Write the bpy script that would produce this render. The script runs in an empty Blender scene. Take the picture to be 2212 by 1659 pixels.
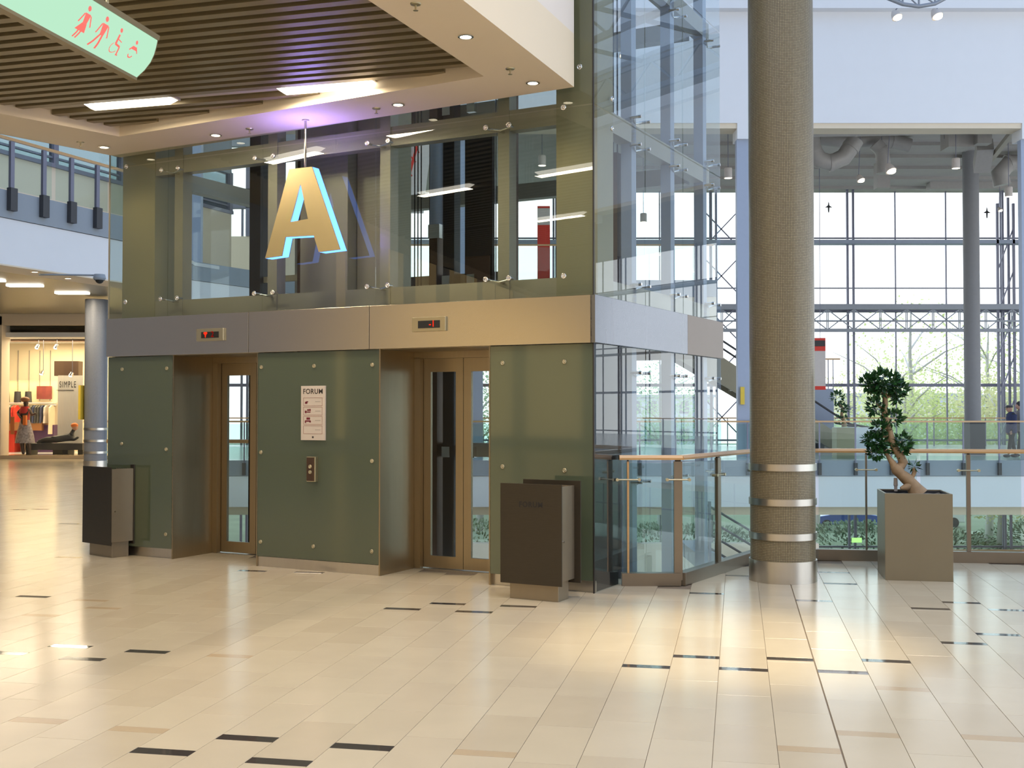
import bpy, bmesh, math, random
from mathutils import Vector, Matrix
random.seed(7)
SC = bpy.context.scene
COL = SC.collection
R = math.radians

# ------------------------------------------------------------------ camera
F = 2480.0
PITCH = math.atan((884 - 829.5) / F)
EYE = 1.6
cam_d = bpy.data.cameras.new('camera')
cam_d.sensor_width = 36.0
cam_d.lens = 36.0 * F / 2212.0
cam_d.clip_end = 500
cam = bpy.data.objects.new('camera', cam_d)
COL.objects.link(cam)
cam.location = (0, 0, EYE)
cam.rotation_euler = (R(90) + PITCH, 0, 0)
SC.camera = cam

# ------------------------------------------------------------------ world
w = bpy.data.worlds.new('overcast_sky')
SC.world = w
w.use_nodes = True
nt = w.node_tree
nt.nodes.clear()
wo = nt.nodes.new('ShaderNodeOutputWorld')
bg = nt.nodes.new('ShaderNodeBackground')
tc = nt.nodes.new('ShaderNodeTexCoord')
sep = nt.nodes.new('ShaderNodeSeparateXYZ')
ramp = nt.nodes.new('ShaderNodeValToRGB')
nt.links.new(tc.outputs['Generated'], sep.inputs[0])
nt.links.new(sep.outputs['Z'], ramp.inputs[0])
ramp.color_ramp.elements[0].position = 0.0
ramp.color_ramp.elements[0].color = (0.93, 0.97, 1.0, 1)
ramp.color_ramp.elements[1].position = 0.7
ramp.color_ramp.elements[1].color = (0.72, 0.84, 1.0, 1)
nt.links.new(ramp.outputs[0], bg.inputs[0])
bg.inputs[1].default_value = 2.6
nt.links.new(bg.outputs[0], wo.inputs[0])

SC.view_settings.view_transform = 'Standard'
SC.view_settings.look = 'None'
SC.view_settings.exposure = 0.0
SC.view_settings.gamma = 1.0
SC.view_settings.use_curve_mapping = False
SC.cycles.transparent_max_bounces = 32
SC.cycles.max_bounces = 8
SC.cycles.diffuse_bounces = 4
SC.cycles.glossy_bounces = 5
SC.cycles.caustics_reflective = False
SC.cycles.caustics_refractive = False
SC.cycles.sample_clamp_indirect = 6.0
SC.cycles.use_denoising = True


# ------------------------------------------------------------------ geometry helpers
def ray(u, v):
    x = (u - 1106) / F
    y = -(v - 829.5) / F
    return Vector((x, math.cos(PITCH) - y * math.sin(PITCH), math.sin(PITCH) + y * math.cos(PITCH)))


def onz(u, v, z):
    d = ray(u, v)
    t = (z - EYE) / d.z
    return Vector((d.x * t, d.y * t, z))


def onY(u, v, Y):
    d = ray(u, v)
    t = Y / d.y
    return Vector((d.x * t, Y, EYE + d.z * t))


C0 = Vector((0.7117, 10.0098))
AV = Vector((-0.88458, 0.46639))
BV = Vector((0.46639, 0.88458))


def L(s, t, z):
    return Vector((C0.x + AV.x * s + BV.x * t, C0.y + AV.y * s + BV.y * t, z))


def IDW(a, b, z):
    return Vector((a, b, z))


class MB:
    def __init__(s):
        s.v = []
        s.f = []
        s.smooth = []

    def add(s, vs, fs, smooth=False):
        n = len(s.v)
        s.v += [Vector(x) for x in vs]
        s.f += [tuple(i + n for i in f) for f in fs]
        s.smooth += [smooth] * len(fs)
        return s

    def box(s, a0, a1, b0, b1, z0, z1, fr=IDW):
        vs = [fr(a, b, z) for z in (z0, z1) for b in (b0, b1) for a in (a0, a1)]
        return s.add(vs, [(0, 2, 3, 1), (4, 5, 7, 6), (0, 1, 5, 4), (2, 6, 7, 3), (0, 4, 6, 2), (1, 3, 7, 5)])

    def prism(s, pts, z0, z1):
        n = len(pts)
        vs = [(p[0], p[1], z0) for p in pts] + [(p[0], p[1], z1) for p in pts]
        fs = [tuple(reversed(range(n))), tuple(range(n, 2 * n))]
        fs += [(i, (i + 1) % n, (i + 1) % n + n, i + n) for i in range(n)]
        return s.add(vs, fs)

    def extr(s, pts, d):
        """closed 3d polygon extruded by vector d"""
        n = len(pts)
        d = Vector(d)
        vs = [Vector(p) for p in pts] + [Vector(p) + d for p in pts]
        fs = [tuple(reversed(range(n))), tuple(range(n, 2 * n))]
        fs += [(i, (i + 1) % n, (i + 1) % n + n, i + n) for i in range(n)]
        return s.add(vs, fs)

    def bar(s, p, q, w, h=None):
        p, q = Vector(p), Vector(q)
        h = h or w
        d = (q - p).normalized()
        up = Vector((0, 0, 1)) if abs(d.z) < 0.95 else Vector((0, 1, 0))
        x = d.cross(up).normalized() * w / 2
        y = d.cross(x).normalized() * h / 2
        vs = [e + a * x + b * y for e in (p, q) for (a, b) in ((-1, -1), (1, -1), (1, 1), (-1, 1))]
        return s.add(vs, [(3, 2, 1, 0), (4, 5, 6, 7), (0, 1, 5, 4), (1, 2, 6, 5), (2, 3, 7, 6), (3, 0, 4, 7)])

    def tube(s, pts, r, n=10, cap=True):
        pts = [Vector(p) for p in pts]
        rs = r if isinstance(r, (list, tuple)) else [r] * len(pts)
        rings = []
        prev = None
        for i, p in enumerate(pts):
            d = (pts[min(i + 1, len(pts) - 1)] - pts[max(i - 1, 0)]).normalized()
            if prev is None:
                up = Vector((0, 0, 1)) if abs(d.z) < 0.9 else Vector((1, 0, 0))
                x = d.cross(up).normalized()
            else:
                x = (prev - d * prev.dot(d)).normalized()
            prev = x
            y = d.cross(x)
            rings.append([p + (x * math.cos(2 * math.pi * k / n) + y * math.sin(2 * math.pi * k / n)) * rs[i] for k in range(n)])
        vs = [v for ring in rings for v in ring]
        fs = []
        for i in range(len(pts) - 1):
            for k in range(n):
                a = i * n + k
                b = i * n + (k + 1) % n
                fs.append((a, b, b + n, a + n))
        s.add(vs, fs, True)
        if cap:
            s.add(rings[0], [tuple(reversed(range(n)))])
            s.add(rings[-1], [tuple(range(n))])
        return s

    def lathe(s, prof, c, n=24, smooth=True):
        c = Vector(c)
        if len(prof) > 2:
            # each band of the profile gets its own edge, so corners stay crisp
            for i in range(len(prof) - 1):
                s.lathe(prof[i:i + 2], c, n, smooth)
            return s
        vs = []
        for r, z in prof:
            vs += [c + Vector((r * math.cos(2 * math.pi * k / n), r * math.sin(2 * math.pi * k / n), z)) for k in range(n)]
        fs = []
        for i in range(len(prof) - 1):
            for k in range(n):
                a = i * n + k
                b = i * n + (k + 1) % n
                fs.append((a, b, b + n, a + n))
        return s.add(vs, fs, smooth)

    def ball(s, c, r, n=10, sc=(1, 1, 1)):
        m = n // 2
        prof = [(max(1e-4, math.cos(-math.pi / 2 + math.pi * i / m)), math.sin(-math.pi / 2 + math.pi * i / m)) for i in range(m + 1)]
        vs = []
        c = Vector(c)
        for a, z in prof:
            vs += [c + Vector((r * a * math.cos(2 * math.pi * k / n) * sc[0], r * a * math.sin(2 * math.pi * k / n) * sc[1], r * z * sc[2])) for k in range(n)]
        fs = []
        for i in range(m):
            for k in range(n):
                x = i * n + k
                y = i * n + (k + 1) % n
                fs.append((x, y, y + n, x + n))
        return s.add(vs, fs, True)

    def build(s, name, mat, parent=None, org=None, bevel=0, label=None, kind=None, weld=False):
        if parent is not None:
            o0 = world_loc(parent)
        elif org is not None:
            o0 = Vector(org)
        else:
            xs = [v.x for v in s.v]
            ys = [v.y for v in s.v]
            zs = [v.z for v in s.v]
            o0 = Vector(((min(xs) + max(xs)) / 2, (min(ys) + max(ys)) / 2, min(zs)))
        me = bpy.data.meshes.new(name)
        me.from_pydata([v - o0 for v in s.v], [], s.f)
        me.polygons.foreach_set('use_smooth', s.smooth)
        me.materials.append(mat)
        me.update()
        if weld or True:
            bm = bmesh.new()
            bm.from_mesh(me)
            if weld:
                bmesh.ops.remove_doubles(bm, verts=bm.verts, dist=1e-5)
            if len(bm.faces) < 20000:
                bmesh.ops.recalc_face_normals(bm, faces=bm.faces)
            bm.to_mesh(me)
            bm.free()
        o = bpy.data.objects.new(name, me)
        COL.objects.link(o)
        if parent is not None:
            o.parent = parent
        else:
            o.location = o0
        if bevel:
            b = o.modifiers.new('bevel', 'BEVEL')
            b.width = bevel
            b.segments = 2
            b.limit_method = 'ANGLE'
        if label:
            o['label'] = label
        if kind:
            o['kind'] = kind
        return o


def world_loc(o):
    p = Vector(o.location)
    while o.parent is not None:
        o = o.parent
        p = p + Vector(o.location)
    return p


def tag(o, label, cat, group=None, kind=None):
    o['label'] = label
    o['category'] = cat
    if group:
        o['group'] = group
    if kind:
        o['kind'] = kind
    return o


def thing(name, label, cat, loc, group=None):
    o = bpy.data.objects.new(name, None)
    COL.objects.link(o)
    o.location = loc
    o.empty_display_size = 0.1
    return tag(o, label, cat, group)


def struct_root(name, loc=(0, 0, 0), label=None):
    o = bpy.data.objects.new(name, None)
    COL.objects.link(o)
    o.location = loc
    o['kind'] = 'structure'
    if label:
        o['label'] = label
    return o


def struct(name, mb, mat, parent=None, label=None):
    o = mb.build(name, mat, parent)
    if parent is None:
        o['kind'] = 'structure'
    if label:
        o['label'] = label
    return o


def copy_tree(o, parent=None, loc=None):
    c = o.copy()
    COL.objects.link(c)
    c.parent = parent
    if loc is not None:
        c.location = loc
    for ch in list(o.children):
        copy_tree(ch, c)
    return c


def part_copy(o, off, parent=None):
    """copy of a part, shifted"""
    c = o.copy()
    COL.objects.link(c)
    c.parent = parent or o.parent
    c.location = Vector(o.location) + Vector(off)
    for ch in list(o.children):
        copy_tree(ch, c)
    return c


# ------------------------------------------------------------------ materials
def newmat(name):
    m = bpy.data.materials.new(name)
    m.use_nodes = True
    t = m.node_tree
    t.nodes.clear()
    return m, t, t.nodes.new('ShaderNodeOutputMaterial')


def pmat(name, col, rough=0.5, metal=0.0, var=0.06, scale=8.0, bump=0.0, stretch=(1, 1, 1), coat=0.0, emit=None, es=0.0, spec=0.5, rvar=0.0):
    m, t, out = newmat(name)
    b = t.nodes.new('ShaderNodeBsdfPrincipled')
    b.inputs['Metallic'].default_value = metal
    b.inputs['Roughness'].default_value = rough
    b.inputs['Specular IOR Level'].default_value = spec
    b.inputs['Coat Weight'].default_value = coat
    b.inputs['Coat Roughness'].default_value = 0.03
    tcn = t.nodes.new('ShaderNodeTexCoord')
    mp = t.nodes.new('ShaderNodeMapping')
    mp.inputs['Scale'].default_value = stretch
    nz = t.nodes.new('ShaderNodeTexNoise')
    nz.inputs['Scale'].default_value = scale
    nz.inputs['Detail'].default_value = 3
    t.links.new(tcn.outputs['Object'], mp.inputs[0])
    t.links.new(mp.outputs[0], nz.inputs['Vector'])
    mx = t.nodes.new('ShaderNodeMix')
    mx.data_type = 'RGBA'
    t.links.new(nz.outputs['Fac'], mx.inputs['Factor'])
    mx.inputs['A'].default_value = (*[c * (1 - var) for c in col], 1)
    mx.inputs['B'].default_value = (*[min(1, c * (1 + var)) for c in col], 1)
    t.links.new(mx.outputs['Result'], b.inputs['Base Color'])
    if rvar:
        mr = t.nodes.new('ShaderNodeMapRange')
        mr.inputs['To Min'].default_value = rough - rvar
        mr.inputs['To Max'].default_value = rough + rvar
        t.links.new(nz.outputs['Fac'], mr.inputs['Value'])
        t.links.new(mr.outputs[0], b.inputs['Roughness'])
    if bump:
        bp = t.nodes.new('ShaderNodeBump')
        bp.inputs['Strength'].default_value = bump
        bp.inputs['Distance'].default_value = 0.01
        t.links.new(nz.outputs['Fac'], bp.inputs['Height'])
        t.links.new(bp.outputs[0], b.inputs['Normal'])
    if emit:
        b.inputs['Emission Color'].default_value = (*emit, 1)
        b.inputs['Emission Strength'].default_value = es
    t.links.new(b.outputs[0], out.inputs[0])
    return m


def emat(name, col, s):
    m, t, out = newmat(name)
    e = t.nodes.new('ShaderNodeEmission')
    e.inputs[0].default_value = (*col, 1)
    e.inputs[1].default_value = s
    t.links.new(e.outputs[0], out.inputs[0])
    return m


def gmat(name, tint=(0.9, 0.95, 0.93), ior=1.5, rough=0.0, boost=1.0):
    """thin architectural glass: straight-through transmission plus Fresnel reflection on the outer faces"""
    m, t, out = newmat(name)
    tr = t.nodes.new('ShaderNodeBsdfTransparent')
    tr.inputs[0].default_value = (*tint, 1)
    gl = t.nodes.new('ShaderNodeBsdfGlossy')
    gl.inputs['Roughness'].default_value = rough
    fr = t.nodes.new('ShaderNodeFresnel')
    fr.inputs[0].default_value = ior
    ge = t.nodes.new('ShaderNodeNewGeometry')
    inv = t.nodes.new('ShaderNodeMath')
    inv.operation = 'SUBTRACT'
    inv.inputs[0].default_value = boost
    t.links.new(ge.outputs['Backfacing'], inv.inputs[1])
    mul = t.nodes.new('ShaderNodeMath')
    mul.operation = 'MULTIPLY'
    mul.use_clamp = True
    t.links.new(fr.outputs[0], mul.inputs[0])
    t.links.new(inv.outputs[0], mul.inputs[1])
    g2 = t.nodes.new('ShaderNodeMath')
    g2.operation = 'MULTIPLY'
    t.links.new(mul.outputs[0], g2.inputs[0])
    notb = t.nodes.new('ShaderNodeMath')
    notb.operation = 'SUBTRACT'
    notb.inputs[0].default_value = 1.0
    t.links.new(ge.outputs['Backfacing'], notb.inputs[1])
    t.links.new(notb.outputs[0], g2.inputs[1])
    mix = t.nodes.new('ShaderNodeMixShader')
    t.links.new(g2.outputs[0], mix.inputs[0])
    t.links.new(tr.outputs[0], mix.inputs[1])
    t.links.new(gl.outputs[0], mix.inputs[2])
    t.links.new(mix.outputs[0], out.inputs[0])
    return m


def brick_cyl(name, c1, c2, mortar, nu, vs):
    """small square mosaic laid on a cylinder: angle and height from object coordinates"""
    m, t, out = newmat(name)
    b = t.nodes.new('ShaderNodeBsdfPrincipled')
    tcn = t.nodes.new('ShaderNodeTexCoord')
    sp = t.nodes.new('ShaderNodeSeparateXYZ')
    t.links.new(tcn.outputs['Object'], sp.inputs[0])
    at = t.nodes.new('ShaderNodeMath')
    at.operation = 'ARCTAN2'
    t.links.new(sp.outputs['Y'], at.inputs[0])
    t.links.new(sp.outputs['X'], at.inputs[1])
    mu = t.nodes.new('ShaderNodeMath')
    mu.operation = 'MULTIPLY'
    mu.inputs[1].default_value = nu / (2 * math.pi)
    t.links.new(at.outputs[0], mu.inputs[0])
    mv = t.nodes.new('ShaderNodeMath')
    mv.operation = 'MULTIPLY'
    mv.inputs[1].default_value = vs
    t.links.new(sp.outputs['Z'], mv.inputs[0])
    cb = t.nodes.new('ShaderNodeCombineXYZ')
    t.links.new(mu.outputs[0], cb.inputs[0])
    t.links.new(mv.outputs[0], cb.inputs[1])
    br = t.nodes.new('ShaderNodeTexBrick')
    br.offset = 0.0
    br.inputs['Scale'].default_value = 1.0
    br.inputs['Brick Width'].default_value = 1.0
    br.inputs['Row Height'].default_value = 1.0
    br.inputs['Mortar Size'].default_value = 0.13
    br.inputs['Color1'].default_value = (*c1, 1)
    br.inputs['Color2'].default_value = (*c2, 1)
    br.inputs['Mortar'].default_value = (*mortar, 1)
    t.links.new(cb.outputs[0], br.inputs['Vector'])
    t.links.new(br.outputs['Color'], b.inputs['Base Color'])
    bp = t.nodes.new('ShaderNodeBump')
    bp.inputs['Strength'].default_value = 0.5
    bp.inputs['Distance'].default_value = 0.004
    bp.invert = True
    t.links.new(br.outputs['Fac'], bp.inputs['Height'])
    t.links.new(bp.outputs[0], b.inputs['Normal'])
    b.inputs['Roughness'].default_value = 0.35
    t.links.new(b.outputs[0], out.inputs[0])
    return m


M = {}
M['tile'] = [pmat('limestone_%d' % i, c, 0.17, var=0.05, scale=3.5, spec=0.42, rvar=0.02) for i, c in enumerate(
    [(0.61, 0.515, 0.37), (0.635, 0.54, 0.39), (0.585, 0.49, 0.35), (0.62, 0.525, 0.38)])]
M['tile_beige'] = pmat('limestone_dark_beige', (0.55, 0.42, 0.27), 0.15, var=0.06, scale=6)
M['inlay'] = pmat('polished_dark_stone', (0.060, 0.050, 0.045), 0.06, var=0.2, scale=20, spec=0.7)
M['grout'] = pmat('grout', (0.22, 0.17, 0.12), 0.8)
M['steel'] = pmat('brushed_steel', (0.58, 0.55, 0.50), 0.30, 1.0, var=0.05, scale=30, stretch=(1, 1, 0.05), rvar=0.05)
M['steel_f'] = pmat('brushed_fascia_steel', (0.63, 0.58, 0.50), 0.20, 1.0, var=0.03, scale=40, stretch=(0.6, 0.6, 20), rvar=0.02)
M['steel_f_darkened'] = pmat('darkened_fascia_steel', (0.25, 0.26, 0.29), 0.26, 1.0, var=0.06, scale=3, stretch=(3, 3, 0.4), rvar=0.05)  # same steel as the front, the side's dimmer reflection put into its colour
M['steel_f_darkened2'] = pmat('side_fascia_brown_steel', (0.19, 0.15, 0.125), 0.34, 0.9, var=0.10, scale=2)
M['steel_rail'] = pmat('railing_steel', (0.26, 0.215, 0.165), 0.34, 0.85)
M['steel_door'] = pmat('brushed_bronze_steel', (0.40, 0.33, 0.225), 0.36, 1.0, var=0.05, scale=30, stretch=(1, 1, 0.05))
M['steel_dk'] = pmat('dark_brushed_steel', (0.065, 0.055, 0.042), 0.38, 0.7, var=0.12, scale=30, stretch=(0.4, 0.4, 8))
M['steel_bin'] = pmat('satin_steel_sheet', (0.31, 0.26, 0.19), 0.38, 0.75, var=0.04, scale=12)
M['chrome'] = pmat('polished_chrome', (0.75, 0.73, 0.70), 0.12, 1.0)
M['bolt'] = pmat('brass_toned_button', (0.56, 0.50, 0.34), 0.3, 0.9)
M['olive'] = pmat('olive_backpainted_glass', (0.085, 0.105, 0.068), 0.07, var=0.06, scale=1.2, coat=0.6, spec=0.6)
M['clad'] = pmat('warm_grey_cladding', (0.30, 0.27, 0.18), 0.35, var=0.06, scale=2)
M['frame'] = pmat('grey_steel_paint', (0.36, 0.33, 0.27), 0.4, 0.3)
M['frame_dk'] = pmat('dark_steel_paint', (0.035, 0.03, 0.028), 0.4, 0.4)
M['rail_brown'] = pmat('brown_guide_steel', (0.10, 0.062, 0.045), 0.4, 0.6)
M['glass_f'] = gmat('lift_front_glass', (0.87, 0.90, 0.87), 1.5, boost=1.6)
M['glass_s'] = gmat('lift_side_glass', (0.93, 0.965, 0.97), 1.5, boost=1.25)
M['glass'] = gmat('railing_glass', (0.86, 0.93, 0.91), 1.45)
M['glass_c'] = gmat('window_glass', (0.97, 0.98, 0.98), 1.45)
M['glass_d'] = gmat('door_glass', (0.80, 0.83, 0.82), 1.5)
M['wood'] = pmat('varnished_oak', (0.55, 0.31, 0.12), 0.3, var=0.15, scale=10, stretch=(0.3, 6, 6), coat=0.4)
M['white'] = pmat('white_paint', (0.80, 0.80, 0.82), 0.6, var=0.02, scale=2)
M['cream'] = pmat('cream_plaster', (0.78, 0.66, 0.50), 0.6, var=0.02, scale=2)
M['pink'] = pmat('pale_plaster', (0.78, 0.70, 0.64), 0.6, var=0.02, scale=2)
M['slabgrey'] = pmat('grey_band_paint', (0.30, 0.335, 0.38), 0.5, var=0.03, scale=2)
M['pillar'] = pmat('blue_grey_paint', (0.36, 0.41, 0.52), 0.5, var=0.03)
M['slat'] = pmat('bronze_slat', (0.23, 0.18, 0.10), 0.38, 0.25, var=0.08, scale=6)
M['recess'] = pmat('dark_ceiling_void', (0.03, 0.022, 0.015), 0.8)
M['plate'] = pmat('pale_grey_tray', (0.45, 0.40, 0.33), 0.5)
M['duct'] = pmat('painted_duct', (0.42, 0.39, 0.36), 0.5, 0.1, var=0.08)
M['roofdk'] = pmat('services_ceiling', (0.48, 0.44, 0.41), 0.7, var=0.12, scale=1.0)
M['truss'] = pmat('truss_steel', (0.30, 0.32, 0.36), 0.45, 0.3)
M['mull'] = pmat('mullion_steel', (0.20, 0.20, 0.26), 0.45, 0.3)
M['black'] = pmat('matte_black', (0.012, 0.012, 0.013), 0.5)
M['rubber'] = pmat('dark_grey', (0.05, 0.05, 0.055), 0.5)
M['tube'] = emat('fluorescent_lens', (1.0, 0.93, 0.78), 7.0)
M['down'] = emat('warm_lamp_lens', (1.0, 0.88, 0.62), 9.0)
M['blueled'] = emat('blue_white_led', (0.11, 0.30, 1.0), 3.4)
M['gold'] = pmat('satin_gold_sheet', (0.60, 0.49, 0.27), 0.38, 0.8, var=0.12, scale=2.5)
M['signgreen'] = emat('lit_green_lens', (0.56, 0.93, 0.66), 0.92)
M['signred'] = pmat('red_print', (0.75, 0.12, 0.10), 0.5, emit=(0.85, 0.16, 0.14), es=0.62)
M['redled'] = emat('red_led', (1.0, 0.03, 0.01), 1.3)
M['redled_dim'] = emat('dim_red_led', (0.5, 0.01, 0.005), 0.55)
M['signwhite'] = pmat('sign_plate_white', (0.62, 0.55, 0.50), 0.5)
M['print_dk'] = pmat('dark_print', (0.025, 0.02, 0.02), 0.5)
M['print_red'] = pmat('dark_red_print', (0.16, 0.015, 0.03), 0.5)
M['print_line'] = pmat('thin_red_line_print', (0.30, 0.12, 0.10), 0.5)
M['print_grey'] = pmat('grey_print', (0.30, 0.27, 0.25), 0.5)
M['bark'] = pmat('ficus_bark', (0.32, 0.21, 0.115), 0.7, var=0.35, scale=14, bump=0.5)
M['leaf'] = pmat('ficus_leaf', (0.022, 0.085, 0.020), 0.32, var=0.45, scale=9, coat=0.3)
M['soil'] = pmat('potting_soil', (0.11, 0.085, 0.06), 0.9, var=0.4, scale=40, bump=0.6)
M['planter'] = pmat('planter_bronze_lacquer', (0.255, 0.215, 0.145), 0.36, 0.55, var=0.05, scale=3)
M['planter_in'] = pmat('planter_liner', (0.02, 0.02, 0.025), 0.6)
M['red'] = pmat('red_cloth', (0.72, 0.04, 0.02), 0.6)
M['orange'] = pmat('orange_cloth', (0.85, 0.22, 0.04), 0.6)
M['navy'] = pmat('navy_cloth', (0.035, 0.045, 0.11), 0.8)
M['darktr'] = pmat('dark_trousers', (0.03, 0.035, 0.03), 0.8)
M['skin'] = pmat('skin', (0.55, 0.31, 0.22), 0.5)
M['treeleaf'] = [pmat('hazed_spring_leaf_%d' % i, c, 0.6, var=0.3, scale=3) for i, c in enumerate(  # lightened, bright outdoor haze is put into the leaf colours
    [(0.66, 0.74, 0.34), (0.76, 0.76, 0.44), (0.42, 0.58, 0.36)])]
for _m in M['treeleaf']:
    _t = _m.node_tree
    _b = next(n for n in _t.nodes if n.type == 'BSDF_PRINCIPLED')
    _tr = _t.nodes.new('ShaderNodeBsdfTranslucent')
    _src = _b.inputs['Base Color'].links[0].from_socket
    _t.links.new(_src, _tr.inputs[0])
    _mx = _t.nodes.new('ShaderNodeMixShader')
    _mx.inputs[0].default_value = 0.55
    _t.links.new(_b.outputs[0], _mx.inputs[1])
    _t.links.new(_tr.outputs[0], _mx.inputs[2])
    _out = next(n for n in _t.nodes if n.type == 'OUTPUT_MATERIAL')
    _t.links.new(_mx.outputs[0], _out.inputs[0])
M['hedge'] = pmat('hedge_leaf', (0.17, 0.24, 0.15), 0.6, var=0.5, scale=5)
M['grass'] = pmat('lawn', (0.12, 0.16, 0.09), 0.9, var=0.3, scale=0.4)
M['barkgrey'] = pmat('hazed_grey_bark', (0.55, 0.54, 0.53), 0.8)  # paled like the leaves to imitate outdoor haze
M['floor_low'] = pmat('lower_floor_stone', (0.52, 0.50, 0.46), 0.25, var=0.05)
M['floor_far'] = pmat('far_floor_stone', (0.66, 0.66, 0.66), 0.2, var=0.04, scale=2)
M['shopwall'] = pmat('shop_panel', (0.78, 0.68, 0.50), 0.55, var=0.03)
M['shopwood'] = pmat('shop_wood', (0.36, 0.15, 0.05), 0.5, var=0.1)
M['poster'] = pmat('poster_paper', (0.72, 0.70, 0.66), 0.6, var=0.12, scale=6, stretch=(9, 9, 0.4))
M['yellow'] = pmat('yellow_panel', (0.75, 0.52, 0.05), 0.5)
M['building'] = pmat('distant_render', (0.50, 0.53, 0.60), 0.8)
M['skyglass'] = gmat('skylight_glass', (0.56, 0.62, 0.70), 1.3)
M['rearwall'] = pmat('tan_rear_plaster', (0.62, 0.62, 0.68), 0.6)
M['warmglow'] = emat('warm_glow_panel', (1.0, 0.70, 0.32), 1.15)

col_far = brick_cyl('blue_grey_mosaic', (0.22, 0.24, 0.29), (0.25, 0.27, 0.32), (0.15, 0.16, 0.18), 100, 52)
col_near = brick_cyl('brown_mosaic', (0.33, 0.275, 0.165), (0.26, 0.21, 0.12), (0.06, 0.045, 0.03), 124, 66)


# ------------------------------------------------------------------ lights
def area(name, loc, rot, size, power, col, sy=None, spread=180):
    d = bpy.data.lights.new(name, 'AREA')
    d.size = size
    if sy:
        d.shape = 'RECTANGLE'
        d.size_y = sy
    d.energy = power
    d.color = col
    d.spread = R(spread)
    o = bpy.data.objects.new(name, d)
    COL.objects.link(o)
    o.location = loc
    o.rotation_euler = rot
    return o


def spot(name, loc, target, power, col, angle=60, blend=0.6, r=0.05):
    d = bpy.data.lights.new(name, 'SPOT')
    d.energy = power
    d.color = col
    d.spot_size = R(angle)
    d.spot_blend = blend
    d.shadow_soft_size = r
    o = bpy.data.objects.new(name, d)
    COL.objects.link(o)
    o.location = loc
    o.rotation_euler = (Vector(target) - Vector(loc)).to_track_quat('-Z', 'Y').to_euler()
    return o


WARM = (1.0, 0.74, 0.42)
WARM2 = (1.0, 0.82, 0.58)

# ================================================================== FLOOR
GA = R(11.1)
GV = Vector((math.sin(GA), math.cos(GA)))
HV = Vector((math.cos(GA), -math.sin(GA)))
W = 0.297
Q0 = 0.4755
floor_poly = [(-34, -14), (22, -14), (22, 9.6), (9, 11.45), (5.315, 11.96), (3.245, 12.25), (2.6, 12.12), (1.53, 10.45), (0.995, 10.45),
              tuple(L(0.0, 0.64, 0)[:2]), tuple(L(5.88, 0.64, 0)[:2]), tuple(L(5.88, 0.9, 0)[:2]), (-10.9, 31.9), (-12.6, 37.2), (-34, 43)]
floor = struct_root('floor', (0, 0, 0), 'pale limestone floor laid in long staggered rows with short dark inlays')
struct('bed', MB().prism(floor_poly, -0.45, -0.006), M['grout'], floor)


def inside(p, poly):
    c = False
    n = len(poly)
    for i in range(n):
        x1, y1 = poly[i]
        x2, y2 = poly[(i + 1) % n]
        if (y1 > p[1]) != (y2 > p[1]) and p[0] < (x2 - x1) * (p[1] - y1) / (y2 - y1) + x1:
            c = not c
    return c


def rowof(P):
    q = P.x * HV.x + P.y * HV.y
    p = P.x * GV.x + P.y * GV.y
    return math.floor((q - Q0) / W), p


dark_px = [(47, 1287.7), (141, 1395.6), (171.5, 1422.7), (311, 1407), (4, 1410), (357, 1624), (542, 1595), (612, 1646), (793, 1614),
           (866.5, 1315), (965, 1304), (1024, 1321.5), (1121, 1309.5), (529, 1232.5), (616, 1225), (652, 1236), (1402.6, 1439.8),
           (1510.7, 1419), (1613, 1446), (1716.6, 1424), (2015, 1315), (2084, 1302), (2184, 1318), (1819, 1261), (1775, 1298),
           (1831, 1452), (1921, 1428), (2097, 1390), (2167, 1371), (1803, 1236.5), (1595, 1243.5), (150, 1204), (135, 1131), (40, 1101), (85, 1100),
           (1500, 1281)]
beige_px = [(1969, 1489), (1886, 1586.6), (2149, 1595), (65, 1328), (175, 1296), (210, 1313), (520, 1418), (300, 1576), (1090, 1630), (1763, 1620), (95, 1557)]
strips = {}
for lst, k in ((dark_px, 1), (beige_px, 0)):
    for (u, v) in lst:
        r_, p_ = rowof(onz(u, v, 0))
        strips.setdefault(r_, []).append((p_, k))
tiles = []
TL = 0.62
for r_ in range(-110, 75):
    rnd = random.Random(r_ * 13 + 5)
    st = sorted(strips.get(r_, []))
    q0 = Q0 + r_ * W
    q1 = q0 + W
    anchor = st[0][0] if st else rnd.uniform(0, TL)
    cuts = []
    if st:
        for i, (p, k) in enumerate(st):
            cuts.append((p - 0.043, p + 0.043, k))
    edges = []
    lo, hi = -16.0, 46.0
    cur = None
    segs = []
    if not cuts:
        segs.append((lo, hi, anchor))
    else:
        segs.append((lo, cuts[0][0], cuts[0][0]))
        for i in range(len(cuts) - 1):
            segs.append((cuts[i][1], cuts[i + 1][0], cuts[i][1]))
        segs.append((cuts[-1][1], hi, cuts[-1][1]))
    for (a, b, an) in segs:
        if b - a < 0.02:
            continue
        k0 = math.floor((a - an) / TL)
        x = an + k0 * TL
        while x < b:
            y0, y1 = max(x, a), min(x + TL, b)
            if y1 - y0 > 0.015:
                tiles.append((q0, q1, y0, y1, 2, r_))
            x += TL
    for (a, b, k) in cuts:
        tiles.append((q0, q1, a, b, 1 if k else 0, r_))
near_t, far_t = [], []
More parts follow.
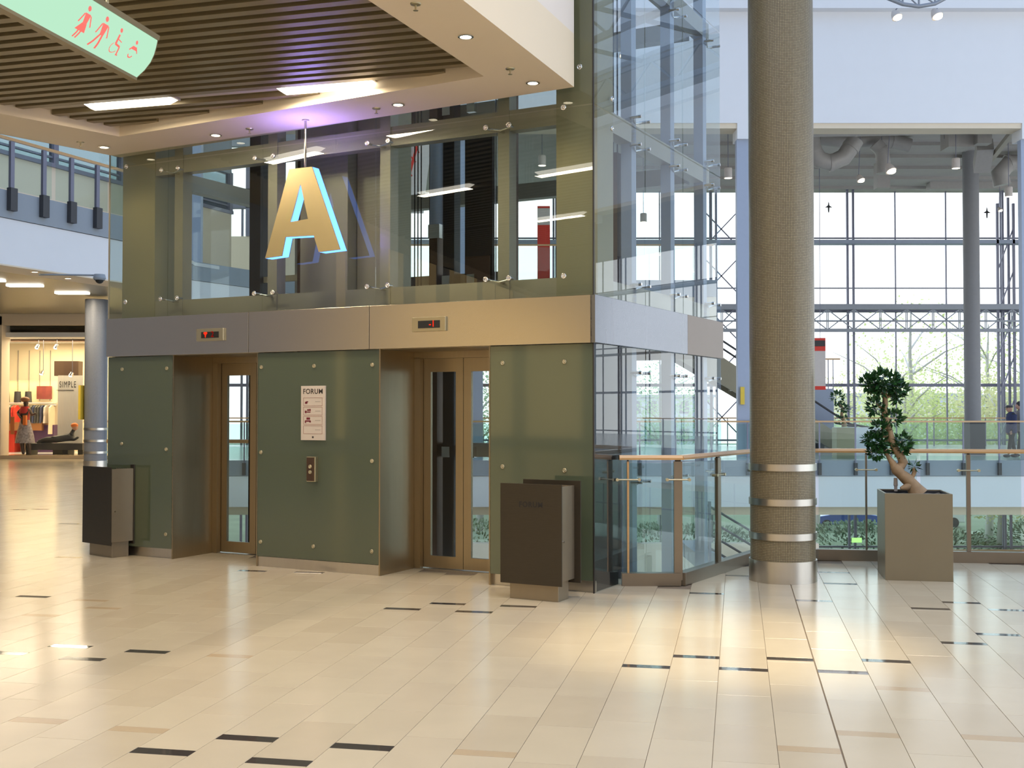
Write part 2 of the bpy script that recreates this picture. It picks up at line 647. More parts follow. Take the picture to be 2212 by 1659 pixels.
for tdat in tiles:
    q0, q1, p0, p1, k, r_ = tdat
    qc, pc = (q0 + q1) / 2, (p0 + p1) / 2
    c = HV * qc + GV * pc
    if not inside((c.x, c.y), floor_poly):
        continue
    corners = [HV * q + GV * p for q in (q0, q1) for p in (p0, p1)]
    if not all(inside((x.x, x.y), floor_poly) for x in corners) and c.y > 9:
        if sum(inside((x.x, x.y), floor_poly) for x in corners) < 1:
            continue
    vis = c.y > 3.9 and abs(c.x) / max(c.y, 0.1) < 0.47
    if k != 2 and vis:
        near_t.append((0, c.y, tdat))
    elif vis:
        near_t.append((1, c.y, tdat))
    else:
        far_t.append(tdat)
near_t.sort(key=lambda x: (x[0], x[1]))
indiv = [x[2] for x in near_t[:298]]
far_t += [x[2] for x in near_t[298:]]


def clip_poly(pts, poly):
    """clip convex quad against each edge of the floor outline that it straddles (outline edges near the quad)"""
    return pts


G = 0.0013


def tile_mb(mb, tdat):
    q0, q1, p0, p1, k, r_ = tdat
    g1 = G + (0.006 if r_ == -1 else 0)   # movement joint, right side of row -1
    g0 = G
    zz = -0.0002 * random.random()
    bv = 0.0005
    pts = [HV * q + GV * p for (q, p) in ((q0 + g0, p0 + G), (q1 - g1, p0 + G), (q1 - g1, p1 - G), (q0 + g0, p1 - G))]
    inn = [HV * q + GV * p for (q, p) in ((q0 + g0 + bv, p0 + G + bv), (q1 - g1 - bv, p0 + G + bv), (q1 - g1 - bv, p1 - G - bv), (q0 + g0 + bv, p1 - G - bv))]
    vs = [(p.x, p.y, -0.0059) for p in pts] + [(p.x, p.y, zz - bv) for p in pts] + [(p.x, p.y, zz) for p in inn]
    fs = [(3, 2, 1, 0), (8, 9, 10, 11)]
    for i in range(4):
        j = (i + 1) % 4
        fs += [(i, j, j + 4, i + 4), (i + 4, j + 4, j + 8, i + 8)]
    return mb.add(vs, fs)


for tdat in indiv:
    k = tdat[4]
    m = M['inlay'] if k == 1 else (M['tile_beige'] if k == 0 else M['tile'][(tdat[5] * 7 + int(tdat[2] * 10)) % 4])
    o = tile_mb(MB(), tdat).build('inlay' if k == 1 else 'tile', m, floor)
    if k == 1:
        o['label'] = 'polished dark stone inlay strip'
    elif k == 0:
        o['label'] = 'narrow darker beige stone strip'
big = [MB() for _ in range(4)]
fd = MB()
for i, tdat in enumerate(far_t):
    if tdat[4] == 1:
        tile_mb(fd, tdat)
    else:
        tile_mb(big[(tdat[5] * 7 + i) % 4], tdat)
for i in range(4):
    if big[i].f:
        struct('tile', big[i], M['tile'][i], floor)['kind'] = 'stuff'
if fd.f:
    struct('inlay', fd, M['inlay'], floor)['kind'] = 'stuff'

# lower storey floor, garden
struct('floor_lower', MB().box(-40, 75, 8, 52, -6.3, -6.0), M['floor_low'])
struct('ground', MB().box(-120, 160, 52, 260, -6.5, -6.15), M['grass'])

# ================================================================== NEAR SLAB (walkway one floor up) with slatted ceiling
ZS = 4.43
out_p = [onz(262, 340, ZS), onz(1240, 188, ZS), onz(1000, 0, ZS)]
o1, o2, o3 = [Vector((p.x, p.y)) for p in out_p]
dR = (o3 - o2).normalized()
o4 = o2 + dR * 22
pL = onz(0, 289, ZS)
pL = Vector((pL.x, pL.y))
dL = (pL - o1).normalized()
o5 = o1 + dL * 22
i1 = Vector(onz(258, 295, ZS)[:2])
i2 = Vector(onz(1045, 165, ZS)[:2])
i3 = Vector(onz(795, 0, ZS)[:2])
dRi = (i3 - i2).normalized()
i4 = i2 + dRi * 17
i0 = Vector(onz(0, 245, ZS)[:2])
dLi = (i0 - i1).normalized()
i5 = i1 + dLi * 17
ceiling = struct_root('ceiling_1', (0, 0, 0), 'walkway ceiling of dark bronze slats inside a cream plaster border')
# border as a ring of quads with thickness (soffit), inner upstand and outer fascia
mb = MB()
ring_o = [o1, o2, o4, o5]
ring_i = [i1, i2, i4, i5]
ZR = 4.59
for a in range(4):
    b = (a + 1) % 4
    if a == 2:
        pass
    O, P_, I, J = ring_o[a], ring_o[b], ring_i[a], ring_i[b]
    vs = [(O.x, O.y, ZS), (P_.x, P_.y, ZS), (J.x, J.y, ZS), (I.x, I.y, ZS), (O.x, O.y, 4.9), (P_.x, P_.y, 4.9), (J.x, J.y, 4.9), (I.x, I.y, 4.9)]
    mb.add(vs, [(0, 3, 2, 1), (4, 5, 6, 7), (0, 1, 5, 4), (2, 3, 7, 6), (1, 2, 6, 5), (3, 0, 4, 7)])
struct('soffit_border', mb, M['cream'], ceiling)
struct('deck', MB().prism([ring_o[3], ring_o[2], ring_o[1], ring_o[0]], 4.9, 6.0), M['pink'], ceiling)
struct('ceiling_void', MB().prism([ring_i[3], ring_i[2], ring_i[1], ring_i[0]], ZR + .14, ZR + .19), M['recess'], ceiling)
SA = R(-15.5)
SV = Vector((math.cos(SA), math.sin(SA)))
SN = Vector((-SV.y, SV.x))
inner = [i1, i2, i4, i5]


def clip_line(c0, d):
    """interval of the line c0+t*d inside the convex inner polygon"""
    ts = []
    for a in range(4):
        A_, B_ = inner[a], inner[(a + 1) % 4]
        e = B_ - A_
        den = d.x * e.y - d.y * e.x
        if abs(den) < 1e-9:
            continue
        t = ((A_.x - c0.x) * e.y - (A_.y - c0.y) * e.x) / den
        s_ = ((A_.x - c0.x) * d.y - (A_.y - c0.y) * d.x) / den
        if -1e-6 <= s_ <= 1 + 1e-6:
            ts.append(t)
    return (min(ts), max(ts)) if len(ts) >= 2 else None


pitch = 0.165
tube_rows = []
tc1 = Vector(onz(281, 222, ZR - .06)[:2])
base_n = tc1.x * SN.x + tc1.y * SN.y
nmax = max(p.x * SN.x + p.y * SN.y for p in inner)
nmin = min(p.x * SN.x + p.y * SN.y for p in inner)
n = base_n + pitch * math.ceil((nmax - base_n) / pitch)
rows_tray = [base_n - 2.64 * k for k in range(9)]
while n > nmin:
    if min(abs(n - tr_) for tr_ in rows_tray) > pitch * 0.5:
        iv = clip_line(SN * n, SV)
        if iv and iv[1] - iv[0] > 0.1:
            a, b = SN * n + SV * iv[0], SN * n + SV * iv[1]
            lo = [a - SN * 0.042, b - SN * 0.042, b + SN * 0.042, a + SN * 0.042]
            zc = ZR - 0.075
            vs = [(p.x, p.y, zc) for p in lo] + [(p.x, p.y, zc + 0.085) for p in lo]
            MB().add(vs, [(0, 3, 2, 1), (4, 5, 6, 7), (0, 1, 5, 4), (1, 2, 6, 5), (2, 3, 7, 6), (3, 0, 4, 7)]).build('slat', M['slat'], ceiling)
    n -= pitch
# trays between the slats that carry the lamps
for tr_ in rows_tray:
    iv = clip_line(SN * tr_, SV)
    if iv:
        a, b = SN * tr_ + SV * iv[0], SN * tr_ + SV * iv[1]
        lo = [a - SN * 0.10, b - SN * 0.10, b + SN * 0.10, a + SN * 0.10]
        vs = [(p.x, p.y, ZR - 0.03) for p in lo] + [(p.x, p.y, ZR) for p in lo]
        MB().add(vs, [(0, 3, 2, 1), (4, 5, 6, 7), (0, 1, 5, 4), (1, 2, 6, 5), (2, 3, 7, 6), (3, 0, 4, 7)]).build('lamp_tray', M['plate'], ceiling)


# fluorescent lamps
def tube_light(c, label, group='strip lamps in the slatted ceiling', power=42):
    t = thing('strip_lamp', label, 'ceiling lamp', (c.x, c.y, ZR - 0.03), group)
    hl, hw = 0.47, 0.075
    za = ZR - 0.032
    fr = lambda a, b, z: Vector((c.x + SV.x * a + SN.x * b, c.y + SV.y * a + SN.y * b, z))
    MB().box(-hl - .02, hl + .02, -hw - .015, hw + .015, za - 0.02, za, fr).build('housing', M['plate'], t)
    vs = [fr(-hl, -hw, za - .02), fr(hl, -hw, za - .02), fr(hl, hw, za - .02), fr(-hl, hw, za - .02),
          fr(-hl + .06, -hw * .5, za - .065), fr(hl - .06, -hw * .5, za - .065), fr(hl - .06, hw * .5, za - .065), fr(-hl + .06, hw * .5, za - .065)]
    MB().add(vs, [(0, 1, 2, 3), (7, 6, 5, 4), (0, 4, 5, 1), (1, 5, 6, 2), (2, 6, 7, 3), (3, 7, 4, 0)]).build('lens', M['tube'], t)
    area('strip_lamp_light', (c.x, c.y, za - 0.08), (0, 0, SA), 0.9, power, (1.0, 0.84, 0.60), 0.14)
    return t


tcs = [(tc1, 'lit strip lamp flush in the slats beside the green toilet sign'),
       (Vector(onz(704, 187, ZR - .06)[:2]), 'lit strip lamp flush in the slats left above the letter A')]
k = 0
for j, c_ in enumerate(tcs):
    tube_light(c_[0], c_[1])
for r_ in range(1, 6):
    off = -SN * 2.64 * r_ - SV * 0.12 * r_
    for j in range(2):
        c = tcs[j][0] + off
        tube_light(c, 'strip lamp in the slats, %s row from the lift, %s side, mirrored in glass' % (('second', 'third', 'fourth', 'fifth', 'sixth')[r_ - 1], ('left', 'right')[j]), power=26)

# downlights in the border
def downlight(P, label, power=26, r=0.045, group='round downlights in the cream ceiling border'):
    t = thing('downlight', label, 'downlight', (P.x, P.y, P.z), group)
    MB().lathe([(r, 0.0), (r * 1.35, -0.002), (r * 1.35, -0.008), (r, -0.010)], P, 20).build('trim_ring', M['chrome'], t)
    MB().lathe([(0.0001, -0.004), (r, -0.006), (r, 0.0)], P, 20).build('lens', M['down'], t)
    spot('downlight_lamp', P - Vector((0, 0, 0.03)), P - Vector((0, 0, 3)), power, WARM, 120, 0.8, r)
    return t


for (u, v, lb) in [(1006, 78, 'round lit downlight nearest the top edge of the cream ceiling border'),
                   (1151, 178, 'round lit downlight near the right corner of the ceiling border'),
                   (860, 225, 'round lit downlight right of the letter A rod in the border'),
                   (466, 291, 'round lit downlight left of the letter A rod in the border'),
                   (225, 317, 'round lit downlight at the left corner of the ceiling border')]:
    downlight(onz(u, v, ZS), lb)
for k in range(1, 5):
    P = Vector((o2.x, o2.y, ZS)) + Vector((dR.x, dR.y, 0)) * (2.7 + 2.4 * k) + Vector((-0.3, 0.1, -0.05))
    spot('downlight_lamp', P, P - Vector((0, 0, 3)), 26, WARM, 120, 0.8, .045)
for k in range(0, 5):
    P = Vector((o1.x, o1.y, ZS)) + Vector((dL.x, dL.y, 0)) * (2.2 + 2.4 * k) + Vector((0.3, -0.2, -0.05))
    spot('downlight_lamp', P, P - Vector((0, 0, 3)), 26, WARM, 120, 0.8, .045)
# sprinklers
for (u, v, lb) in [(898, 12, 'small sprinkler head at the top edge of the cream border'), (1102, 152, 'small sprinkler head between the two right downlights'),
                   (813, 238, 'small sprinkler head right of the letter A rod'), (539, 282, 'small sprinkler head left of the letter A rod'),
                   (174, 311, 'small sprinkler head by the left end of the border')]:
    P = onz(u, v - 4, ZS)
    t = thing('sprinkler', lb, 'sprinkler', P, 'sprinkler heads in the cream border')
    MB().lathe([(0.0001, 0), (0.04, 0), (0.036, -0.008), (0.012, -0.012), (0.0001, -0.012)], P, 16).build('rose', M['bolt'], t)
    MB().lathe([(0.007, -0.012), (0.007, -0.045), (0.018, -0.047), (0.018, -0.05), (0.0001, -0.05)], P, 12).build('nozzle', M['bolt'], t)

# ================================================================== ELEVATOR TOWER
tower = thing('elevator_tower', 'twin lift tower of olive glass panels, steel band and clear upper glazing', 'lift tower', L(2.94, 1.8, 0))
ZF0, ZF1 = 2.18, 2.60
SD = 3.64
ztop = 9.6


def lbox(name, s0, s1, t0, t1, z0, z1, mat, par=tower, bevel=0, label=None):
    return MB().box(s0, s1, t0, t1, z0, z1, L).build(name, mat, par, bevel=bevel, label=label)


def button(par, s, t, z, axis='t', r=0.020, name='bolt', mat=None):
    """round button on the front (facing -t) or side (facing -s) face"""
    mb = MB()
    n = 14
    prof = [(r, 0.0), (r, 0.008), (r * 0.7, 0.013), (r * 0.66, 0.008), (r * 0.3, 0.008), (r * 0.28, 0.012), (0.0001, 0.012)]
    vs = []
    for rr, d in prof:
        for k in range(n):
            a = 2 * math.pi * k / n
            if axis == 't':
                vs.append(L(s + rr * math.cos(a), t - d, z + rr * math.sin(a)))
            else:
                vs.append(L(s - d, t + rr * math.cos(a), z + rr * math.sin(a)))
    fs = []
    for i in range(len(prof) - 1):
        for k in range(n):
            a, b = i * n + k, i * n + (k + 1) % n
            fs.append((a, b, b + n, a + n))
    mb.add(vs, fs, True)
    return mb.build(name, mat or M['bolt'], par)


# olive wall panels with buttons
pan = [(0.0, 1.039, [(0.90, 2.02), (0.28, 2.02), (0.90, 1.08), (0.28, 1.06), (0.90, 0.21), (0.28, 0.21)]),
       (2.250, 3.756, [(3.70, 2.03), (3.03, 2.03), (2.33, 2.03), (3.70, 1.16), (2.33, 1.10), (3.70, 0.25), (3.03, 0.24), (2.33, 0.23)]),
       (4.907, 5.88, [(5.66, 2.04), (5.00, 2.04), (5.66, 1.22), (5.00, 1.17), (5.66, 0.28), (5.00, 0.26)])]
for i, (s0, s1, bl) in enumerate(pan):
    p = lbox('wall_panel', s0 + .004, s1 - .004, 0.0, 0.016, 0.105, ZF0 - 0.004, M['olive'], bevel=0.002)
    for (s, z) in bl:
        button(p, s, 0.0, z)
    sk = 0.012 if i == 1 else 0.045
    lbox('skirting', s0 + .004, s1 - .004, sk, sk + 0.02, 0.0, 0.10, M['steel'])
    lbox('pier', s0 + (0.02 if i == 0 else 0.05), s1 - 0.05, 0.05, 0.60, 0.0, ZF0, M['frame_dk'])
    # panel returns
for (s0, s1) in ((1.039, 2.241), (3.756, 4.907)):
    lbox('door_jamb', s0 - 0.012, s0 + 0.004, 0.0, 0.66, 0.0, ZF0, M['steel_door'])
    lbox('door_jamb', s1 - 0.004, s1 + 0.012, 0.0, 0.66, 0.0, ZF0, M['steel_door'])
    lbox('door_head', s0, s1, 0.02, 0.66, ZF0 - 0.004, ZF0 + 0.02, M['steel_door'])
    lbox('door_frame', s1 - 0.075, s1 - 0.005, 0.60, 0.66, 0.0, ZF0 - 0.06, M['steel_door'])
    lbox('door_frame', s0 + 0.005, s0 + 0.03, 0.60, 0.66, 0.0, ZF0 - 0.06, M['steel_door'])
    lbox('door_frame', s0 + 0.005, s1 - 0.005, 0.60, 0.66, ZF0 - 0.07, ZF0 - 0.004, M['steel_door'])
    lbox('sill', s0, s1, 0.60, 0.80, -0.03, 0.006, M['steel'])
# steel band
segs = [(0.0, 0.09), (0.09, 2.55), (2.55, 4.15), (4.15, 5.88)]
segs = [(0.0, 2.35), (2.35, 3.85), (3.85, 5.88)]
for (s0, s1) in segs:
    lbox('fascia_panel', s0 + .002, s1 - .002, -0.03, 0.02, ZF0, ZF1, M['steel_f'], bevel=0.003)
lbox('fascia_panel', -0.03, 0.02, -0.03, 2.40, ZF0, ZF1, M['steel_f_darkened'], bevel=0.003)
lbox('fascia_panel', -0.03, 0.02, 2.404, SD, ZF0, ZF1, M['steel_f_darkened2'], bevel=0.003, label='brownish steel band panel at the far end')
lbox('fascia_panel', 5.86, 5.91, 0.02, SD, ZF0, ZF1, M['steel_f'])
lbox('fascia_panel', 0.0, 5.88, SD - .02, SD + .03, ZF0, ZF1, M['steel_f'])
# upper glass front
gj = [0.0, 0.977, 2.296, 3.70, 5.00, 5.88]
for i in range(5):
    for (z0, z1) in ((ZF1, 4.275), (4.285, 5.96), (5.97, 7.64), (7.65, ztop)):
        lbox('glass_pane', gj[i] + .004, gj[i + 1] - .004, 0.0, 0.012, z0 + .003, z1 - .003, M['glass_f'])
sj = [0.0, 1.245, 2.342, SD]
for i in range(3):
    for (z0, z1) in ((ZF1, 4.275), (4.285, 5.96), (5.97, 7.64), (7.65, ztop)):
        lbox('glass_pane', 0.0, 0.012, sj[i] + .014, sj[i + 1] - .004, z0 + .003, z1 - .003, M['glass_s'])
    lbox('glass_pane', 0.0, 0.012, sj[i] + .018, sj[i + 1] - .004, 0.0 if i == 0 else -1.4, ZF0, M['glass_s'])
for (z0, z1) in ((ZF1, 4.275), (4.285, 5.96)):
    lbox('glass_pane', 5.868, 5.88, 0.014, SD, z0, z1 - .003, M['glass_s'])
for (z0, z1) in ((-1.4, ZF0), (ZF1, 4.275), (4.285, 5.96)):
    for i in range(4):
        lbox('glass_pane', i * 1.47 + .004, i * 1.47 + 1.466, SD - .012, SD, z0, z1 - .003, M['glass_s'])
lbox('edge_trim', -0.004, 0.006, -0.004, 0.014, 0.0, ztop, M['frame_dk'])
lbox('edge_trim', 5.874, 5.884, -0.004, 0.012, ZF1, ztop, M['frame'])
# steelwork behind the glass
for s in (0.977, 2.296, 3.70, 5.00):
    lbox('post', s - 0.06, s + 0.06, 0.16, 0.30, ZF0, ztop, M['frame'])
for z in (2.62, 4.18, 5.86, 7.5):
    h = 0.17 if z < 3 else 0.19
    lbox('beam', 0.0 + .43, 5.35, 0.17, 0.29, z, z + h, M['frame'])
    lbox('beam', 0.10, 0.24, 0.5, SD - .1, z, z + h, M['frame'])
    lbox('beam', 0.3, 5.6, SD - .35, SD - .20, z, z + h, M['frame'])
    lbox('beam', 5.62, 5.76, 0.5, SD - .2, z, z + h, M['frame'])
lbox('pier', 0.03, 0.435, 0.16, 0.52, ZF0, ztop, M['clad'])
lbox('pier', 0.03, 0.40, 0.06, 0.50, -1.5, ZF0, M['clad'])
lbox('pier', 5.35, 5.84, 0.16, 0.60, ZF0, ztop, M['clad'])
for t in (1.245, 2.342, 3.42):
    lbox('post', 0.10, 0.21, t - 0.10, t + 0.02, -6.0, ztop, M['pillar'])
lbox('post', 0.24, 0.29, 1.12, 1.24, -6.0, 4.1, M['rail_brown'])
lbox('post', 1.40, 1.54, 3.28, 3.42, -6, ztop, M['frame'])
lbox('post', 4.75, 4.95, 3.2, 3.42, -6, ztop, M['frame'])
lbox('post', 5.6, 5.8, 3.2, 3.42, -6, ztop, M['frame'])
lbox('pier', 3.08, 3.70, 0.62, 0.86, -6, ztop, M['frame'])
lbox('pier', 2.60, 3.07, 0.78, 1.10, -6, ztop, M['clad'])
# shaft machinery
for (s0, s1, t_, m_) in ((3.42, 3.56, 2.2, 'frame_dk'), (2.95, 3.06, 2.2, 'rail_brown'), (4.74, 4.90, 1.2, 'frame_dk'), (4.12, 4.20, 1.2, 'rail_brown'), (2.06, 2.14, 2.4, 'rail_brown'), (5.05, 5.11, 2.3, 'frame')):
    lbox('guide_rail', s0, s1, t_, t_ + .14, -6, ztop, M[m_])
lbox('cable_trunk', 2.72, 2.87, 2.2, 2.34, -6, ztop, M['black'])
lbox('machine_panel', 2.24, 2.60, 2.24, 2.30, 2.25, 4.75, M['frame_dk'])
lbox('machine_panel', 2.26, 2.58, 2.21, 2.23, 2.3, 3.35, M['rail_brown'])
lbox('cable_trunk', 1.30, 1.42, 2.3, 2.4, -6, ztop, M['frame_dk'])
for k in range(4):
    MB().tube([L(0.75 + 0.05 * k, 2.6, -6), L(0.75 + 0.05 * k, 2.6, ztop)], 0.009, 6).build('rope', M['frame_dk'], tower)
    MB().tube([L(2.02 + 0.05 * k, 2.2, -6), L(2.02 + 0.05 * k, 2.2, ztop)], 0.007, 6).build('rope', M['frame_dk'], tower)
for (s, t) in ((4.25, 1.4), (4.02, 1.4), (5.2, 2.0)):
    MB().tube([L(s, t, -6), L(s, t, ztop)], 0.006, 6).build('rope', M['frame_dk'], tower)
for z in (3.02, 1.05, 5.0):
    lbox('bracket_beam', 2.2, 3.9, 2.36, 2.46, z, z + 0.16, M['frame'])
    lbox('bracket_beam', 4.2, 4.74, 1.26, 1.30, z + .05, z + 0.12, M['frame'])
    for s_ in (2.80, 2.47):
        lbox('rail_clip', s_ - .05, s_ + .05, 2.14, 2.20, z + .0, z + .12, M['chrome'])
MB().tube([L(2.90, 2.1, 3.72), L(2.90, 2.1, 4.9)], 0.075, 16).build('counter_cylinder', M['pillar'], tower)
lbox('rail_clip', 2.80, 2.95, 2.0, 2.1, 3.56, 3.72, M['chrome'])
for k in range(3):
    MB().tube([L(3.17 + 0.045 * k, 2.2, -6), L(3.17 + 0.045 * k, 2.2, ztop)], 0.008, 6).build('rope', M['frame_dk'], tower)
lbox('pit_wall', 0.1, 5.8, 3.0, 3.1, -6, -1.2, M['frame'])

# spider fittings
def spider(s, z, par=tower):
    f = MB()
    for ds in (-0.14, 0.10):
        f.tube([L(s + ds, 0.012, z), L(s + ds, 0.075, z)], 0.012, 8)
        f.tube([L(s + ds, 0.075, z), L(s, 0.085, z - 0.02)], 0.009, 8)
    f.tube([L(s, 0.085, z - 0.02), L(s, 0.16, z - 0.02)], 0.014, 8)
    o = f.build('glass_fitting', M['chrome'], par)
    for ds in (-0.14, 0.10):
        button(o, s + ds, 0.0, z, r=0.026, name='cap', mat=M['chrome'])


for s in gj[1:-1]:
    for z in (2.79, 4.19):
        spider(s, z)
for z in (2.78, 4.28):
    button(tower, 0.287, 0.0, z, r=0.026, name='bolt', mat=M['chrome'])
    button(tower, 5.62, 0.0, z, r=0.026, name='bolt', mat=M['chrome'])
button(tower, 0.13, 0.0, 4.62, r=0.026, name='bolt', mat=M['chrome'])


def side_spider(t, z):
    f = MB()
    for dt in (-0.13, 0.11):
        f.tube([L(-0.014, t + dt, z), L(0.10, t + dt, z)], 0.016, 8)
        f.tube([L(0.07, t + dt, z), L(0.10, t, z - .03)], 0.010, 8)
    f.build('glass_fitting', M['chrome'], tower)


for t in sj[1:]:
    for z in (2.80, 4.15, 4.42, 1.95, 0.9, 5.8):
        if t > 3.5:
            t2 = t - 0.15
        else:
            t2 = t
        side_spider(t2, z)
for z in (4.15, 4.42):
    button(tower, 0.0, 0.42, z, axis='s', r=0.024, mat=M['chrome'])

# doors
for (s0, s1, sc_, lb) in ((1.07, 2.166, 1.70, 'glazed bronze lift door pair on the right, beside the steel bin'),
                          (3.79, 4.832, 4.33, 'glazed bronze lift door pair on the left, nearer the shop')):
    d = thing('lift_door', lb, 'lift door', L((s0 + s1) / 2, 0.68, 0))
    for (a, b) in ((s0, sc_ - 0.003), (sc_ + 0.003, s1)):
        a2, b2 = (a - 0.03 if a == s0 else a), (b + 0.03 if b == s1 else b)
        z0, z1 = 0.012, ZF0 - 0.045
        wv = 0.10 if b == s1 else 0.105
        mb = MB()
        t0, t1 = 0.665, 0.700
        wa, wb = (0.115 if a == s0 else 0.085), (0.115 if b == s1 else 0.085)
        mb.box(a2, a2 + wa, t0, t1, z0, z1, L)
        mb.box(b2 - wb, b2, t0, t1, z0, z1, L)
        mb.box(a2 + wa, b2 - wb, t0, t1, z0, z0 + 0.12, L)
        mb.box(a2 + wa, b2 - wb, t0, t1, z1 - 0.16, z1, L)
        lf = mb.build('door_leaf', M['steel_door'], d)
        MB().box(a2 + wa, b2 - wb, t0 + .012, t0 + .020, z0 + .12, z1 - .16, L).build('pane', M['glass_d'], lf)

# floor indicators
def text_mesh(s, size, mat, name, parent, place, bold=0.0, xs=1.0, kern=1.0):
    cu = bpy.data.curves.new('txt', 'FONT')
    cu.body = s
    cu.size = size
    cu.align_x = 'CENTER'
    cu.align_y = 'CENTER'
    cu.offset = bold
    cu.space_character = kern
    cu.extrude = 0.0
    cu.resolution_u = 4
    ob = bpy.data.objects.new('txt', cu)
    COL.objects.link(ob)
    bpy.context.view_layer.update()
    me0 = bpy.data.meshes.new_from_object(ob)
    vs = [place(v.co.x * xs, v.co.y) for v in me0.vertices]
    fs = [tuple(p.vertices) for p in me0.polygons]
    bpy.data.objects.remove(ob)
    bpy.data.meshes.remove(me0)
    bpy.data.curves.remove(cu)
    mb = MB()
    mb.add(vs, fs)
    o0 = world_loc(parent)
    me = bpy.data.meshes.new(name)
    me.from_pydata([v - o0 for v in mb.v], [], mb.f)
    me.materials.append(mat)
    o = bpy.data.objects.new(name, me)
    COL.objects.link(o)
    o.parent = parent
    return o


def indicator(s0, s1, z0, z1, lb, dig, arrow):
    sc_, zc = (s0 + s1) / 2, (z0 + z1) / 2
    t = thing('floor_indicator', lb, 'floor display', L(sc_, -0.03, zc))
    MB().box(s0, s1, -0.055, -0.030, z0, z1, L).build('housing', M['bolt'], t, bevel=0.004)
    MB().box(s0 + .06, s1 - .07, -0.0575, -0.054, z0 + .03, z1 - .035, L).build('display', M['black'], t)
    f = lambda x, y: L(sc_ - 0.04 - x, -0.0585, zc + y)
    text_mesh(dig, 0.085, M['redled_dim'] if arrow else M['redled'], 'digit', t, f, 0.001)
    if arrow:
        cx = sc_ + 0.055
        pts = [(-.022, .028), (.022, .028), (.027, .012), (.010, .0), (.004, -.030), (-.004, -.030), (-.010, .0), (-.027, .012)]
        MB().extr([L(cx + a, -0.0585, zc + b) for a, b in pts], -BV.to_3d() * 0.001).build('arrow', M['redled'], t)


indicator(4.165, 4.535, 2.315, 2.445, 'steel floor display with red arrow above the left lift door', '2', True)
indicator(1.475, 1.845, 2.33, 2.465, 'steel floor display reading minus one above the right lift door', '-1', False)

# directory sign
sg = thing('directory_sign', 'small white lettered floor directory plate on the olive panel between the lifts', 'sign', L(3.03, 0, 1.56))
MB().box(2.882, 3.180, -0.018, 0.0, 1.292, 1.832, L).build('plate', M['signwhite'], sg, bevel=0.002)
text_mesh('FORUM', 0.070, M['print_dk'], 'lettering', sg, lambda x, y: L(3.031 - x, -0.0195, 1.775 + y), 0.0010, 1.0, 1.08)
for k, (z0, z1) in enumerate(((1.634, 1.716), (1.541, 1.623), (1.448, 1.530), (1.355, 1.437))):
    mb = MB()
    s0, s1 = 2.915, 3.148
    lw = 0.003
    for (a, b, c, d_) in ((s0, s1, z0, z0 + lw), (s0, s1, z1 - lw, z1), (s0, s0 + lw, z0, z1), (s1 - lw, s1, z0, z1)):
        mb.box(a, b, -0.0192, -0.0178, c, d_, L)
    mb.build('outline', M['print_line'], sg)
    mb = MB()
    for j in range(4):
        mb.box(2.94 + j * .0165, 2.951 + j * .0165, -0.0192, -0.0178, (z0 + z1) / 2 - .003, (z0 + z1) / 2 + .003, L)
    mb.build('small_print', M['print_grey'], sg)
    shapes = {0: [(3.128, 3.10, .020, .040), (3.118, 3.09, .035, .045)],
              1: [(3.130, 3.108, .020, .045), (3.10, 3.082, .040, .060), (3.078, 3.058, .040, .062), (3.105, 3.06, .025, .035)],
              2: [(3.130, 3.115, .015, .040), (3.120, 3.06, .028, .042), (3.11, 3.066, .048, .070), (3.075, 3.055, .020, .038)], 3: []}[k]
    if shapes:
        mb = MB()
        for (a, b, c, d_) in shapes:
            mb.box(b, a, -0.0192, -0.0178, z0 + c, z0 + d_, L)
        mb.build('plan_icon', M['print_red'], sg)
MB().box(3.02, 3.04, -0.0192, -0.0178, 1.313, 1.332, L).build('plan_icon', M['print_dk'], sg)

# call panel
cp = thing('call_panel', 'narrow lift call panel with two round buttons below the directory plate', 'call panel', L(3.03, 0, 1.0))
MB().box(2.978, 3.088, -0.045, 0.0, 0.882, 1.13, L).build('box', M['bolt'], cp, bevel=0.003)
MB().box(2.992, 3.084, -0.047, -0.044, 0.89, 1.122, L).build('face', M['rail_brown'], cp)
for z in (1.032, 0.978):
    button(cp, 3.038, -0.047, z, r=0.019, name='button')

# ================================================================== LETTER A
An = thing('letter_sign', 'large hanging gold letter A with glowing blue edges in front of the lift glass', 'letter sign', L(2.955, -0.25, ZS))
outer = [(3.114, 3.95), (2.838, 3.948), (2.499, 3.122), (2.751, 3.113), (2.813, 3.278), (3.157, 3.287), (3.202, 3.105), (3.411, 3.094)]
hole = [(2.975, 3.794), (2.882, 3.444), (3.098, 3.431)]
tf, tb = -0.30, -0.19


def letter_solid(t0, t1, grow=0.0):
    bm = bmesh.new()
    vo = [bm.verts.new(L(s, t0, z)) for s, z in outer]
    vh = [bm.verts.new(L(s, t0, z)) for s, z in hole]
    eo = [bm.edges.new((vo[i], vo[(i + 1) % len(vo)])) for i in range(len(vo))]
    eh = [bm.edges.new((vh[i], vh[(i + 1) % len(vh)])) for i in range(len(vh))]
    bmesh.ops.triangle_fill(bm, use_beauty=True, edges=eo + eh)
    r = bmesh.ops.extrude_face_region(bm, geom=list(bm.faces))
    nv = [e for e in r['geom'] if isinstance(e, bmesh.types.BMVert)]
    bmesh.ops.translate(bm, verts=nv, vec=L(0, t1, 0) - L(0, t0, 0))
    bmesh.ops.recalc_face_normals(bm, faces=bm.faces)
    mb = MB()
    idx = {v: i for i, v in enumerate(bm.verts)}
    mb.add([v.co.copy() for v in bm.verts], [tuple(idx[v] for v in f.verts) for f in bm.faces])
    bm.free()
    return mb


